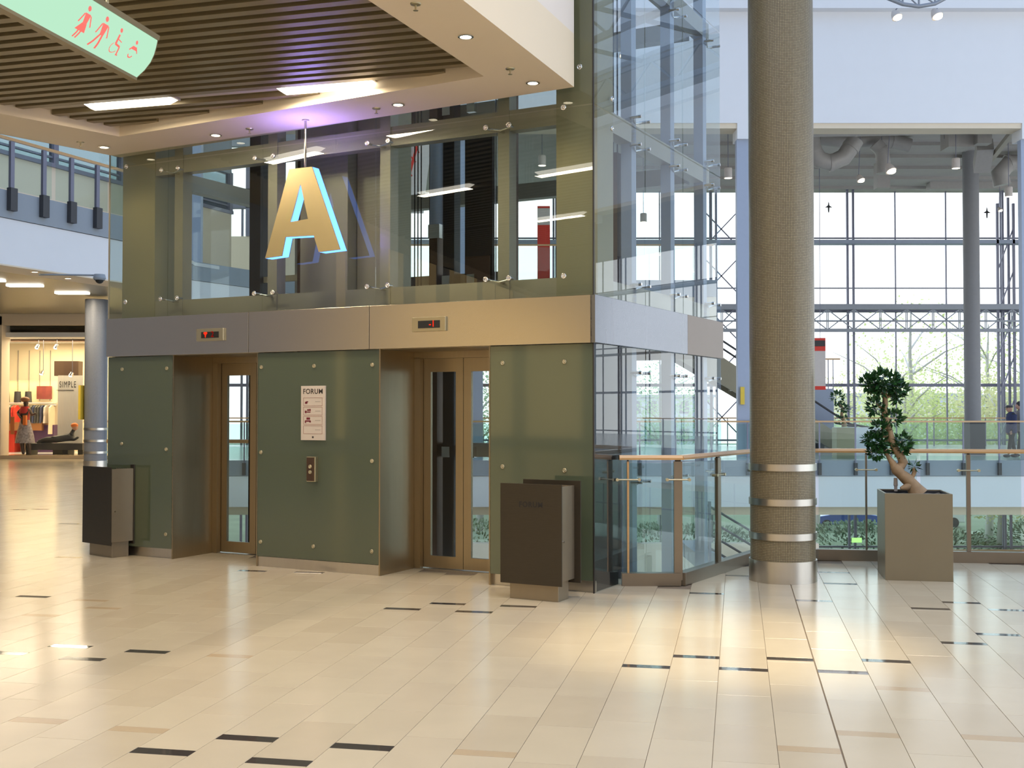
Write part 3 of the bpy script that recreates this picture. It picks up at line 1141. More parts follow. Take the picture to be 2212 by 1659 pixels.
letter_solid(tf, tf + 0.012).build('letter_face', M['gold'], An)
letter_solid(tb + 0.0005, tb + 0.006).build('back_plate', M['frame_dk'], An)
letter_solid(tf + 0.0125, tb).build('lit_edge', M['blueled'], An, label='glowing blue edge')
MB().tube([L(2.955, -0.25, ZS), L(2.955, -0.25, 3.93)], 0.012, 12).build('rod', M['chrome'], An)
MB().lathe([(0.035, 0), (0.035, -0.012), (0.0001, -0.012)], L(2.955, -0.25, ZS), 16).build('rose', M['pink'], An)
for _s, _z in ((2.62, 3.3), (2.95, 3.75), (3.28, 3.3)):
    _d = bpy.data.lights.new('letter_glow', 'POINT')
    _d.energy = 3.5
    _d.color = (0.30, 0.20, 1.0)
    _d.shadow_soft_size = 0.0
    _o = bpy.data.objects.new('letter_glow', _d)
    COL.objects.link(_o)
    _o.location = L(_s, -0.13, _z)
area('letter_glow_up', L(2.95, -0.25, 3.98), (R(180), 0, 0), 0.3, 9, (0.35, 0.25, 1.0), 0.1)

# ================================================================== TOILET SIGN
D2 = Vector((math.sin(R(11.8)), math.cos(R(11.8)), 0))
far_end = Vector((0, 6.8, 0))
prof_r = [(-2.236, 3.577), (-2.190, 3.621), (-2.155, 3.668), (-2.134, 3.715), (-2.122, 3.760), (-2.114, 3.799)]
cx = -2.262
SL = 1.75
ts = thing('toilet_sign', 'long glowing green lens sign with red toilet symbols hanging top left', 'sign', (-2.45, 5.95, 3.80))


def sgp(x, z, a):
    """point on a section, a metres back from the far end"""
    return Vector((x - 0 * a, 6.8, z)) - D2 * a


prof_l = [(2 * cx - x, z) for x, z in prof_r]
for prof in (prof_r, prof_l):
    vs = [sgp(x, z, a) for a in (0.0, SL) for x, z in prof]
    n6 = len(prof)
    MB().add(vs, [(i, i + 1, i + 1 + n6, i + n6) for i in range(n6 - 1)], True).build('lens', M['signgreen'], ts)
topz = 3.80
vs = [sgp(x, z, a) for a in (-0.006, SL) for x, z in [(prof_l[-1][0] - .006, topz), (prof_r[-1][0] + .006, topz), (prof_r[-1][0] + .012, topz + .028), (prof_l[-1][0] - .012, topz + .028)]]
box_f = [(0, 1, 2, 3), (7, 6, 5, 4), (0, 4, 5, 1), (1, 5, 6, 2), (2, 6, 7, 3), (3, 7, 4, 0)]
MB().add(vs, box_f).build('top_rail', M['slat'], ts)
vs = [sgp(x, z, a) for a in (-0.006, SL) for x, z in [(prof_l[0][0], 3.577), (prof_r[0][0], 3.577), (prof_r[0][0] - .002, 3.560), (prof_l[0][0] + .002, 3.560)]]
MB().add(vs, box_f).build('bottom_rail', M['slat'], ts)
capp = prof_r + list(reversed(prof_l))
MB().extr([sgp(x, z, -0.001) for x, z in capp], D2 * 0.006).build('end_cap', M['slat'], ts)
for a in (0.28, 1.35):
    p = sgp(cx, topz + .028, a)
    MB().tube([p, Vector((p.x, p.y, ZR - 0.1))], 0.009, 10).build('hanger_rod', M['bolt'], ts)


def on_lens(a, h, lift=0.004):
    """a back from far end, h 0..1 from bottom to top along the curve"""
    ln = [0]
    for i in range(5):
        ln.append(ln[-1] + math.dist(prof_r[i], prof_r[i + 1]))
    d = h * ln[-1]
    for i in range(5):
        if d <= ln[i + 1] or i == 4:
            f = (d - ln[i]) / (ln[i + 1] - ln[i])
            x = prof_r[i][0] + (prof_r[i + 1][0] - prof_r[i][0]) * f
            z = prof_r[i][1] + (prof_r[i + 1][1] - prof_r[i][1]) * f
            return sgp(x + lift * .8, z - lift * .5, a)


def picto(name, ac, polys, discs=(), rings=()):
    mb = MB()
    for poly in polys:
        # subdivide finely along h so that the print follows the curve
        g = 7
        vs = []
        for i in range(g + 1):
            for j in range(g + 1):
                a, b = i / g, j / g
                x = (1 - a) * ((1 - b) * poly[0][0] + b * poly[3][0]) + a * ((1 - b) * poly[1][0] + b * poly[2][0])
                y = (1 - a) * ((1 - b) * poly[0][1] + b * poly[3][1]) + a * ((1 - b) * poly[1][1] + b * poly[2][1])
                vs.append(on_lens(ac - x * 1.25, 0.5 + y))
        mb.add(vs, [(i * (g + 1) + j, i * (g + 1) + j + 1, (i + 1) * (g + 1) + j + 1, (i + 1) * (g + 1) + j) for i in range(g) for j in range(g)])
    for (x, y, r) in discs:
        vs = [on_lens(ac - (x + r * math.cos(q)), 0.5 + (y + r * 3.9 * math.sin(q))) for q in [2 * math.pi * k / 12 for k in range(12)]]
        mb.add(vs, [tuple(range(12))])
    for (x, y, r, w_, a0, a1) in rings:
        n_ = 14
        for k in range(n_):
            q0, q1 = a0 + (a1 - a0) * k / n_, a0 + (a1 - a0) * (k + 1) / n_
            vs = [on_lens(ac - (x + rr * math.cos(q)), 0.5 + (y + rr * 3.9 * math.sin(q))) for rr, q in ((r, q0), (r + w_, q0), (r + w_, q1), (r, q1))]
            mb.add(vs, [(0, 1, 2, 3)])
    mb.build(name, M['signred'], ts)


def quad(x0, y0, x1, y1, w_):
    dx, dy = x1 - x0, (y1 - y0) / 3.9
    l_ = math.hypot(dx, dy)
    nx, ny = -dy / l_ * w_ / 2, dx / l_ * w_ / 2 * 3.9
    return [(x0 + nx, y0 + ny), (x1 + nx, y1 + ny), (x1 - nx, y1 - ny), (x0 - nx, y0 - ny)]


# woman, man, wheelchair user, baby; x along the sign, y in shares of the face height
picto('woman_symbol', 0.70, [[(-.020, .20), (.020, .20), (.014, .0), (-.014, .0)], [(-.014, .0), (.014, .0), (.036, -.20), (-.036, -.20)],
                             quad(-.022, .18, -.044, -.04, .008), quad(.022, .18, .044, -.04, .008), quad(-.009, -.20, -.009, -.38, .010), quad(.009, -.20, .009, -.38, .010)], [(0, .31, .015)])
picto('man_symbol', 0.53, [[(-.022, .20), (.022, .20), (.013, -.06), (-.013, -.06)], quad(-.024, .18, -.044, -.06, .008), quad(.024, .18, .044, -.06, .008),
                           quad(-.008, -.05, -.030, -.38, .012), quad(.008, -.05, .024, -.38, .012)], [(0, .31, .015)])
picto('wheelchair_symbol', 0.37, [quad(-.008, .16, -.010, -.06, .013), quad(-.010, -.06, .028, -.08, .012), quad(.028, -.08, .040, -.26, .009), quad(-.006, .06, .026, .03, .006), quad(.036, -.27, .052, -.27, .008)],
      [(-.006, .26, .013)], [(-.004, -.15, .030, .005, 2.4, 5.9)])
picto('baby_symbol', 0.21, [[(-.006, .10), (.014, .10), (.026, .02), (-.018, .02)], quad(-.006, .10, -.030, -.02, .008), quad(.014, .10, .036, -.02, .007)], [(.006, .20, .012)], [(-.0, -.10, .016, .008, 3.3, 6.1)])

# ================================================================== LITTER BINS
def bin_(origin, dx, dy, label, letters, rear_shift):
    """origin: front corner nearest the viewer on the floor of the body outline; dx along the dark front, dy into depth"""
    def fr(a, b, z):
        return Vector((origin.x + dx.x * a + dy.x * b, origin.y + dx.y * a + dy.y * b, z))
    b_ = thing('litter_bin', label, 'litter bin', fr(.28, .14, 0), 'steel litter bins beside the lifts')
    MB().box(0.055, 0.51, 0.05, 0.25, 0, 0.20, fr).build('plinth', M['steel_bin'], b_, bevel=0.003)
    mb = MB()
    mb.box(0.012, 0.555, 0.012, 0.275, 0.17, 0.19, fr)
    mb.box(0.012, 0.022, 0.012, 0.275, 0.19, 0.955, fr)
    mb.box(0.545, 0.555, 0.012, 0.275, 0.19, 0.955, fr)
    mb.box(0.022, 0.545, 0.012, 0.022, 0.19, 0.955, fr)
    mb.box(0.022, 0.545, 0.265, 0.275, 0.19, 0.955, fr)
    mb.build('body', M['steel_bin'], b_)
    rim = MB()
    rim.box(0.022, 0.545, 0.022, 0.07, 0.935, 0.95, fr)
    rim.box(0.022, 0.545, 0.23, 0.265, 0.935, 0.95, fr)
    rim.box(0.022, 0.07, 0.07, 0.23, 0.935, 0.95, fr)
    rim.box(0.497, 0.545, 0.07, 0.23, 0.935, 0.95, fr)
    rim.build('rim', M['steel_bin'], b_)
    MB().box(0.07, 0.497, 0.07, 0.23, 0.86, 0.865, fr).build('liner', M['black'], b_)
    MB().box(0.0, 0.575, 0.0, 0.011, 0.135, 0.975, fr).build('front_plate', M['steel_dk'], b_, bevel=0.001, label='dark front plate')
    MB().box(-0.045 + rear_shift, 0.50 + rear_shift, 0.276, 0.288, 0.135, 0.995, fr).build('rear_plate', M['steel_dk'], b_, bevel=0.001, label='dark rear plate')
    mb = MB()
    c = fr(0.012, 0.05, 0.50)
    mb.tube([c, c - Vector((dx.x, dx.y, 0)) * 0.012], 0.009, 10)
    mb.build('lock', M['chrome'], b_)
    if letters:
        text_mesh('FORUM', 0.062, M['black'], 'lettering', b_, lambda x, y: fr(0.285 - x, -0.0015, 0.80 + y), 0.002, 1.0, 1.12)
    return b_


o = L(0.025, -0.60, 0)
bin_(Vector((o.x, o.y)), AV, BV, 'dark fronted steel litter bin standing before the right olive panel', True, 0.0)
a140 = R(140)
bin_(Vector((-4.30, 12.33)), Vector((math.cos(a140), math.sin(a140))), Vector((math.sin(a140), -math.cos(a140))),
     'dark fronted steel litter bin at the left corner of the lift tower', False, 0.045)

# ================================================================== MOSAIC COLUMNS
def column(c, mat, label, h, ringz, rm):
    t = thing('mosaic_column', label, 'column', (c.x, c.y, 0), 'round mosaic clad columns')
    r = 0.30
    MB().lathe([(r, 0.0), (r, h)], (c.x, c.y, 0), 64).build('shaft', mat, t)
    MB().lathe([(r, 0.0), (r + .013, 0.0), (r + .013, 0.20), (r, 0.20)], (c.x, c.y, 0), 64).build('base_band', rm, t)
    for z in ringz:
        MB().lathe([(r, z - .031), (r + .013, z - .031), (r + .013, z + .031), (r, z + .031)], (c.x, c.y, 0), 64).build('steel_band', rm, t)
    return t


cb = onz(1691.5, 1263, 0)
column(Vector((cb.x * 1.029, cb.y + 0.305)), col_near, 'tall brown mosaic column with steel bands beside the glass railing', 15.5, (1.062, 0.742, 0.425), M['steel'])
column(Vector((-11.38, 31.4)), col_far, 'distant blue grey mosaic column with steel bands beside the clothes shop', 4.6, (1.062, 0.742, 0.425), M['steel'])
column(Vector((17.65, 44.0)), pmat('grey_paint_column', (0.26, 0.255, 0.26), 0.6), 'plain grey column standing at the window wall on the far bridge', 11.6, (), M['steel'])

# ================================================================== POTTED FICUS
pc = onz(1912.5, 1253, 0)


def pfr(a, b, z):
    return Vector((pc.x + HV.x * a + GV.x * b, pc.y + HV.y * a + GV.y * b, z))


def planter(fr, wd, h, mat, par):
    th = 0.018
    mb = MB()
    mb.box(0, wd, 0, th, 0, h, fr)
    mb.box(0, wd, wd - th, wd, 0, h, fr)
    mb.box(0, th, th, wd - th, 0, h, fr)
    mb.box(wd - th, wd, th, wd - th, 0, h, fr)
    mb.box(th, wd - th, th, wd - th, 0.01, 0.03, fr)
    mb.build('planter_box', mat, par, bevel=0.002)
    mb = MB()
    for (a0, a1, b0, b1) in ((th, th + .006, th, wd - th), (wd - th - .006, wd - th, th, wd - th), (th, wd - th, th, th + .006), (th, wd - th, wd - th - .006, wd - th)):
        mb.box(a0, a1, b0, b1, h - .2, h - .012, fr)
    mb.build('liner', M['planter_in'], par)
    s_ = MB()
    n_ = 10
    vs = []
    for j in range(n_ + 1):
        for i in range(n_ + 1):
            a = th + .007 + (wd - 2 * th - .014) * i / n_
            b = th + .007 + (wd - 2 * th - .014) * j / n_
            vs.append(fr(a, b, h - 0.035 + random.uniform(-.008, .012)))
    fs = [(j * (n_ + 1) + i, j * (n_ + 1) + i + 1, (j + 1) * (n_ + 1) + i + 1, (j + 1) * (n_ + 1) + i) for j in range(n_) for i in range(n_)]
    s_.add(vs, fs, True)
    s_.build('soil', M['soil'], par)


def leaves(mb, c, rx, ry, rz, n_, size):
    for _ in range(n_):
        d = Vector((random.gauss(0, 1), random.gauss(0, 1), random.gauss(0, 1))).normalized()
        rr = random.uniform(0.55, 1.0) ** 0.6
        p = Vector((c[0] + d.x * rx * rr, c[1] + d.y * ry * rr, c[2] + d.z * rz * rr))
        out_ = (d + Vector((random.uniform(-.6, .6), random.uniform(-.6, .6), random.uniform(-.5, .7)))).normalized()
        sd = out_.cross(Vector((random.uniform(-1, 1), random.uniform(-1, 1), 1))).normalized()
        nrm = out_.cross(sd)
        l_ = size * random.uniform(0.7, 1.3)
        w_ = l_ * 0.27
        mid = p + out_ * l_ * .45 + nrm * l_ * .06
        tip = p + out_ * l_ - nrm * l_ * .06
        mb.add([p, mid + sd * w_, tip, mid - sd * w_, mid - nrm * l_ * .05], [(0, 1, 4), (1, 2, 4), (2, 3, 4), (3, 0, 4)])


pt = thing('potted_ficus', 'twisted trunk bonsai ficus in a tall bronze planter by the right railing', 'potted tree', pfr(.3, .3, 0))
PWD, PH = 0.605, 0.812
planter(pfr, PWD, PH, M['planter'], pt)
YT = 11.12


def tp(u, v, dy=0.0):
    return onY(u, v, YT + dy)


px = 11.12 / F
trunk = MB()
trunk.tube([tp(1982, 1067), tp(1976, 1056), tp(1967, 1043), tp(1957, 1033), tp(1946, 1024), tp(1937, 1014), tp(1931, 1006)], [22 * px, 16.5 * px, 13 * px, 13 * px, 11 * px, 12.5 * px, 9 * px], 14)
trunk.tube([tp(1936, 1016), tp(1945, 1008, .02), tp(1951, 998, .02), tp(1946, 987), tp(1938, 976), tp(1930, 962), tp(1925, 946), tp(1921, 928), tp(1916, 912), tp(1911, 895), tp(1912, 870), tp(1912, 845)],
           [9 * px, 10 * px, 10.5 * px, 9 * px, 8 * px, 7.5 * px, 7 * px, 6.5 * px, 6 * px, 6 * px, 6 * px, 4 * px], 12)
trunk.tube([tp(1933, 1010), tp(1928, 1000), tp(1921, 990), tp(1915, 980), tp(1908, 970)], [9 * px, 7 * px, 5 * px, 4 * px, 2.5 * px], 10)
trunk.tube([tp(1965, 1040), tp(1972, 1028), tp(1976, 1018), tp(1973, 1009)], [5 * px, 4.5 * px, 5 * px, 2 * px], 10)
trunk.tube([tp(1945, 1055, -.03), tp(1958, 1052, -.03), tp(1968, 1046), tp(1962, 1036)], [3 * px, 8 * px, 11 * px, 8 * px], 10)
for (a, b) in (((1912, 885), (1893, 872)), ((1912, 905), (1926, 905)), ((1917, 925), (1902, 925)), ((1925, 950), (1900, 950)), ((1926, 955), (1948, 955)), ((1912, 860), (1938, 845)), ((1912, 850), (1880, 828)), ((1922, 940), (1886, 945))):
    trunk.tube([tp(*a), tp((a[0] + b[0]) / 2, (a[1] + b[1]) / 2 + 2), tp(*b)], [3.5 * px, 2.5 * px, 1.5 * px], 8)
trunk.build('trunk', M['bark'], pt)
for (u, v, rx, rz, n_) in [(1909, 824, 33, 21, 330), (1938, 840, 17, 17, 150), (1937, 857, 13, 10, 70), (1878, 827, 15, 13, 110), (1890, 877, 15, 14, 120), (1928, 903, 17, 13, 130),
                           (1902, 925, 15, 13, 110), (1880, 948, 12, 8, 60), (1897, 955, 17, 14, 150), (1949, 956, 17, 15, 150), (1893, 977, 14, 10, 90), (1944, 971, 12, 9, 60), (1973, 1007, 7, 4, 26), (1910, 966, 10, 7, 30), (1900, 841, 20, 12, 100)]:
    mb = MB()
    c = tp(u, v)
    leaves(mb, c, rx * px, rx * px * .9, rz * px, n_, 0.062)
    mb.build('foliage', M['leaf'], pt, kind='stuff')
# little moisture gauge
MB().lathe([(0.016, 0), (0.016, 0.05), (0.022, 0.055), (0.018, 0.13), (0.0001, 0.13)], tp(1935, 1061, .1), 12).build('water_gauge', M['signwhite'], pt)

# ================================================================== NEAR GLASS RAILING
rl = [Vector((0.995, 10.47)), Vector((1.53, 10.47)), Vector((2.55, 12.12)), Vector((3.245, 12.25)), Vector((5.315, 11.96)), Vector((9.0, 11.45)), Vector((14, 10.75))]
gr = thing('glass_railing', 'near glass railing with orange oak handrail, running past the mosaic column', 'railing', (rl[1].x, rl[1].y, 0))
RT = 1.18
for i in range(len(rl) - 1):
    a, b = rl[i], rl[i + 1]
    d = (b - a).normalized()
    nn = Vector((-d.y, d.x))
    # base channel
    e0 = 0.0
    pts = [a - nn * .05, b - nn * .05, b + nn * .05, a + nn * .05]
    MB().prism([(p.x, p.y) for p in pts], 0.0, 0.115).build('base_channel', M['steel_rail'], gr)
    # handrail
    mb = MB()
    A3, B3 = a.to_3d(), b.to_3d()
    x = nn.to_3d()
    prof = [(-.045, 0), (-.05, .018), (-.035, .042), (.035, .042), (.05, .018), (.045, 0)]
    vs = [p + x * q + Vector((0, 0, RT - .04 + z)) for p in (A3 - d.to_3d() * .02, B3 + d.to_3d() * .02) for q, z in prof]
    fs = [tuple(range(6)), tuple(reversed(range(6, 12)))] + [(j, j + 6, (j + 1) % 6 + 6, (j + 1) % 6) for j in range(6)]
    mb.add(vs, fs)
    mb.build('handrail', M['wood'], gr)
    ln = (b - a).length
    np_ = max(1, round(ln / 1.15))
    for k in range(np_):
        p = a + d * (ln * k / np_ + .02)
        q = a + d * (ln * (k + 1) / np_ - .02)
        mb = MB()
        mb.prism([tuple(v) for v in (p - nn * .005, q - nn * .005, q + nn * .005, p + nn * .005)], 0.10, RT - 0.07)
        mb.build('glass_pane', M['glass'], gr)


def rail_post(p, d, wd, th, mat=None):
    n2 = Vector((-d.y, d.x))
    o = MB().prism([tuple(v) for v in (p - d * wd / 2 - n2 * th / 2, p + d * wd / 2 - n2 * th / 2, p + d * wd / 2 + n2 * th / 2, p - d * wd / 2 + n2 * th / 2)], 0.05, RT - .055).build('post', mat or M['steel_rail'], gr)
    q = p.to_3d() - n2.to_3d() * .03
    for s_ in (-1, 1):
        mb = MB()
        for z in (0.96,):
            mb.tube([q + Vector((0, 0, z)), q + d.to_3d() * s_ * .10 + Vector((0, 0, z))], 0.007, 8)
            e = q + d.to_3d() * s_ * .10 + Vector((0, 0, z))
            mb.tube([e - n2.to_3d() * .012, e + n2.to_3d() * .045], 0.015, 10)
        mb.build('glass_clamp', M['bolt'], gr)
    MB().prism([tuple(v) for v in (p - d * wd * .35 - n2 * th * .3, p + d * wd * .35 - n2 * th * .3, p + d * wd * .35 + n2 * th * .3, p - d * wd * .35 + n2 * th * .3)], RT - .055, RT - .035).build('post_cap', M['frame_dk'], gr)
    return o


dd = (rl[2] - rl[1]).normalized()
rail_post(rl[1] + Vector((-0.02, 0.0)), Vector((1, 0)), 0.075, 0.05)
rail_post(rl[0] + Vector((0.06, 0)), Vector((1, 0)), 0.018, 0.05, M['wood'])
rail_post(rl[1] + dd * 0.92, dd, 0.08, 0.035)
rail_post(rl[2], dd, 0.06, 0.035)
d3 = (rl[4] - rl[3]).normalized()
p1870 = rl[3] + d3 * 0.51
rail_post(p1870, d3, 0.018, 0.03)
p2097 = rl[3] + d3 * 1.545
rail_post(p2097, d3, 0.04, 0.03)
d4 = (rl[5] - rl[4]).normalized()
for k in range(1, 4):
    rail_post(rl[4] + d4 * (0.3 + 1.1 * k), d4, 0.04, 0.03)
# slab edge under the railing
struct('trim_1', MB().add([(x, y, z) for (x, y) in [tuple(L(0.1, 0.7, 0)[:2]), (0.995, 10.58), (1.50, 10.58), (2.5, 12.25), (3.245, 12.36), (9, 11.57), (22, 9.7)] for z in (-1.57, -0.02)],
                          [(2 * i, 2 * i + 2, 2 * i + 3, 2 * i + 1) for i in range(6)]), M['slabgrey'])

# ================================================================== FAR BRIDGE AND WINDOW WALL
YB, YW = 36.0, 52.0
struct('floor_bridge', MB().box(-13.5, 60, YB + .02, YW, -0.05, 0.0), M['floor_far'], label='pale floor of the far bridge along the window wall')
struct('trim_2', MB().box(-13.5, 60, YB, YB + .5, -0.49, -0.001), M['slabgrey'], label='grey band along the far bridge edge')
struct('trim_3', MB().box(-13.5, 60, YB + .03, YB + .5, -1.46, -0.50), M['white'], label='white fascia under the far bridge')
struct('ceiling_lower', MB().box(-13.5, 60, YB + .5, YW - .2, -1.75, -1.46), M['cream'])
struct('trim_4', MB().box(-13.5, 60, YB + 5.8, YB + 6.2, -2.1, -1.75), M['cream'], label='beige bulkhead of the lower storey')


def bridge_rail(name, Y, x0, x1, zb, label, post_step, clamps=True, mat=M['mull'], xoff=0.0, zt=1.22):
    t = thing(name, label, 'railing', ((x0 + x1) / 2, Y, zb))
    MB().box(x0, x1, Y - .03, Y + .03, zb + zt - .03, zb + zt + .02).build('handrail', M['wood'], t)
    x = x0 + xoff
    first = None
    while x < x1:
        if first is None:
            first = MB().box(x - .02, x + .02, Y - .02, Y + .02, zb - (0.30 if clamps else 0.0), zb + zt - .03).build('post', mat, t)
            fx = x
            if clamps:
                c1 = MB().box(x - .05, x + .05, Y - .07, Y + .02, zb - 0.46, zb - 0.08).build('clamp', M['rubber'], t)
            g1 = MB().box(x + .03, x + post_step - .03, Y - .006, Y + .006, zb + .03, zb + zt - .08).build('glass_pane', M['glass'], t)
        else:
            part_copy(first, (x - fx, 0, 0))
            if clamps:
                part_copy(c1, (x - fx, 0, 0))
            if x + post_step < x1 + .5:
                part_copy(g1, (x - fx, 0, 0))
        x += post_step
    return t


bridge_rail('bridge_railing', YB - .04, -13.4, 30, 0.0, 'long glass railing on the near edge of the far bridge', 1.125, xoff=0.52)
bridge_rail('window_railing', YW - 1.9, -13.4, 30, 0.0, 'oak topped railing along the window wall at the back of the far bridge', 2.25, clamps=False, xoff=0.3)

# window wall
window = struct_root('window_1', (15, YW, 0), 'tall steel framed window wall beyond the far bridge')
thick = [-12, -5, 2, 9.05, 15.22, 22.2, 29.2, 36.2, 43.2, 50.2, 57.2]
WZ = 11.5
for x in thick:
    for dx in (-.13, .13):
        MB().box(x + dx - .045, x + dx + .045, YW - .55, YW - .45, -6, WZ).build('mullion', M['mull'], window)
    MB().box(x - .04, x + .04, YW - .04, YW + .04, -6, WZ).build('mullion', M['mull'], window)
for a, b in zip(thick, thick[1:]):
    n_ = 3
    for k in range(1, n_):
        x = a + (b - a) * k / n_
        if abs(a - 15.22) < .1:
            x = (17.4, 19.7)[k - 1]
        MB().box(x - .025, x + .025, YW - .05, YW + .03, -6, WZ).build('mullion', M['mull'], window)
for z, hh, dp in ((9.36, .06, .1), (7.09, .05, .08), (6.10, .24, .3), (2.69, .14, .12), (0.2, .08, .08), (-1.7, .3, .3), (-4.6, .08, .08)):
    MB().box(-13.5, 60, YW - dp, YW + .03, z - hh / 2, z + hh / 2).build('transom', M['mull'], window)
MB().box(-13.5, 60, YW - .9, YW - .3, 9.0, 9.17).build('transom', M['pillar'], window)
for a, b in zip(thick, thick[1:]):
    for z0, z1 in ((-6, -1.75), (0, 2.65), (2.7, 5.0), (5.0, 9.3), (9.3, WZ)):
        MB().box(a + .05, b - .05, YW - .006, YW + .006, z0 + .02, z1 - .02).build('pane', M['glass_c'], window)
# service truss in front of the window
tr = thing('service_truss', 'horizontal lattice truss crossing the window wall at mid height', 'truss', (15, YW - 1.2, 5.0))
yt = YW - 1.2
MB().box(-13.5, 60, yt - .10, yt + .10, 6.02, 6.26).build('top_chord', M['truss'], tr)
MB().box(-13.5, 60, yt - .06, yt + .06, 5.02, 5.17).build('bottom_chord', M['truss'], tr)
MB().box(8, 60, yt - .03, yt + .03, 5.47, 5.55).build('middle_rail', M['truss'], tr)
x = 9.3
while x < 45:
    for (za, zb) in ((5.12, 6.02), (6.02, 5.12)):
        MB().bar((x, yt, za), (x + 1.17, yt, zb), .045).build('brace', M['truss'], tr)
    MB().box(x - .05, x - .015, yt - .02, yt + .02, 5.15, 6.05).build('upright', M['truss'], tr)
    MB().box(x + .015, x + .05, yt - .02, yt + .02, 5.15, 6.05).build('upright', M['truss'], tr)
    x += 1.17
# vertical lattice masts
for xm, lb in ((22.05, 'slender lattice mast at the window wall, right of the grey column'), (9.35, 'cross braced lattice mast seen between lift tower and mosaic column')):
    tm = thing('lattice_mast', lb, 'lattice mast', (xm, YW - .8, 0), 'lattice masts at the window wall')
    ww = 0.36 if xm > 20 else 1.0
    for s_ in (-1, 1):
        MB().box(xm + s_ * ww - .05, xm + s_ * ww + .05, YW - .9, YW - .8, 0, 10.8).build('chord', M['mull'], tm)
    z = 0.2
    hgt = 1.9 if xm > 20 else 2.1
    i_ = 0
    while z + hgt < 11.2:
        MB().bar((xm - ww, YW - .85, z), (xm + ww, YW - .85, z + hgt), .05).build('brace', M['mull'], tm)
        if xm < 20:
            MB().bar((xm + ww, YW - .85, z), (xm - ww, YW - .85, z + hgt), .05).build('brace', M['mull'], tm)
        z += hgt
# small bird silhouettes on the glass
for (u, v, lb) in ((1790, 446, 'small black bird sticker on the window left of the thick mullion'), (2132, 458, 'small black bird sticker on the window right of the grey column')):
    c = onY(u, v, YW - .03)
    pts = [(0, .30), (.05, .05), (.22, -.05), (.05, -.06), (.04, -.25), (0, -.35), (-.04, -.25), (-.05, -.06), (-.22, -.05), (-.05, .05)]
    o = MB().extr([c + Vector((a * .8, 0, b * .9)) for a, b in pts], (0, .01, 0)).build('bird_sticker', M['print_dk'])
    tag(o, lb, 'sticker', 'bird stickers on the window wall')

# upper white wall and pillars (upper storey opening)
wallb = struct_root('wall_back', (10, YB, 10), 'white upper wall above the opening to the window wall')
struct('wall_face', MB().box(-13.5, 60, YB, YB + .5, 10.62, 14.15), M['white'], wallb)
struct('wall_face', MB().box(-13.5, 60, YB - .35, YB + .5, 14.15, 14.6), M['white'], wallb)
struct('soffit_lip', MB().box(-13.5, 60, YB + .04, YB + .8, 10.46, 10.62), M['cream'], wallb)
for x in (-10.7, -1.8, 7.10, 16.08, 24.85, 33.7, 42.4):
    struct('pillar', MB().box(x, x + .88, YB + .10, YB + .36, 0, 10.12), M['pillar'], wallb)
    struct('pillar_head', MB().box(x, x + .92, YB + .002, YB + .75, 10.12, 10.62), M['white'], wallb)
# services ceiling over the bridge
struct('ceiling_2', MB().box(-5.2, 60, YB + .5, YW + .3, WZ, WZ + .3), M['roofdk'], label='grey services ceiling above the far bridge')
for k in range(7):
    y = YB + 2.2 + k * 2.1
    struct('trim_5', MB().box(4, 24, y - .05, y + .05, WZ - .12, WZ - .0), M['duct'])

# ducts
def duct(name, pts, r, label, n=16, mat=None):
    t = thing(name, label, 'duct', pts[len(pts) // 2])
    if isinstance(r, tuple):
        MB().bar(pts[0], pts[-1], r[0], r[1]).build('duct_body', mat or M['duct'], t)
    else:
        MB().tube(pts, r, n).build('duct_body', mat or M['duct'], t)
        for i in range(1, len(pts) - 1, 2):
            d = (Vector(pts[i + 1]) - Vector(pts[i - 1])).normalized() * .06
            MB().tube([Vector(pts[i]) - d, Vector(pts[i]) + d], r * 1.07, n).build('collar', mat or M['duct'], t)
    p = Vector(pts[len(pts) // 2 - 1])
    if p.z < WZ:
        MB().tube([p, Vector((p.x, p.y, WZ))], .012, 6).build('hanger', M['mull'], t)
    return t


duct('round_duct', [onY(1700, 288, 37.5), onY(1850, 286, 37.5), onY(2000, 283, 37.5), onY(2180, 279, 37.5)], 0.13, 'straight pale pipe duct just behind the white wall edge')
ut = [onY(u, v, 40) for u, v in ((1752, 300), (1756, 325), (1770, 345), (1795, 352), (1822, 340), (1838, 318), (1848, 302))]
duct('bent_duct', ut, 0.30, 'thick U bent duct hanging at the left of the services ceiling')
duct('long_duct', [onY(u, v, 41.5) for u, v in ((1770, 298), (1830, 306), (1880, 302), (1930, 305), (1965, 315))], 0.26, 'horizontal round duct crossing the middle of the services ceiling')
duct('drop_duct', [onY(u, v, 41) for u, v in ((1890, 310), (1905, 325), (1908, 350), (1908, 375))], 0.25, 'short elbow duct dropping beside the glowing lamp')
duct('square_duct', [onY(1905, 352, 44), onY(1905, 408, 44)], (0.50, 0.45), 'square grey duct end reaching down to the window head')
duct('box_duct', [onY(2122, 268, 38.5), onY(2122, 312, 38.5)], (0.48, 0.4), 'grey box duct above the grey column')
duct('lower_box_duct', [onY(2128, 312, 40), onY(2120, 362, 41)], (0.55, 0.5), 'pale grey duct box stepping down behind the right lamps')
duct('plenum_box', [onY(2040, 300, 39), onY(2095, 300, 39)], (0.75, 0.7), 'dark square plenum box beside the hanging lamp')
duct('brown_duct', [onY(u, v, 44) for u, v in ((2212, 352), (2180, 352), (2160, 375), (2165, 400))], 0.33, 'brownish round duct at the right end of the ceiling')
duct('header_duct', [onY(2005, 398, 50), onY(2240, 396, 50)], (0.5, 0.5), 'dark duct running along the window head at the right')
duct('brace_strut', [onY(2195, 275, 37.2), onY(2140, 345, 41)], (0.16, 0.16), 'pale diagonal strut at the right end of the opening', mat=M['plate'])

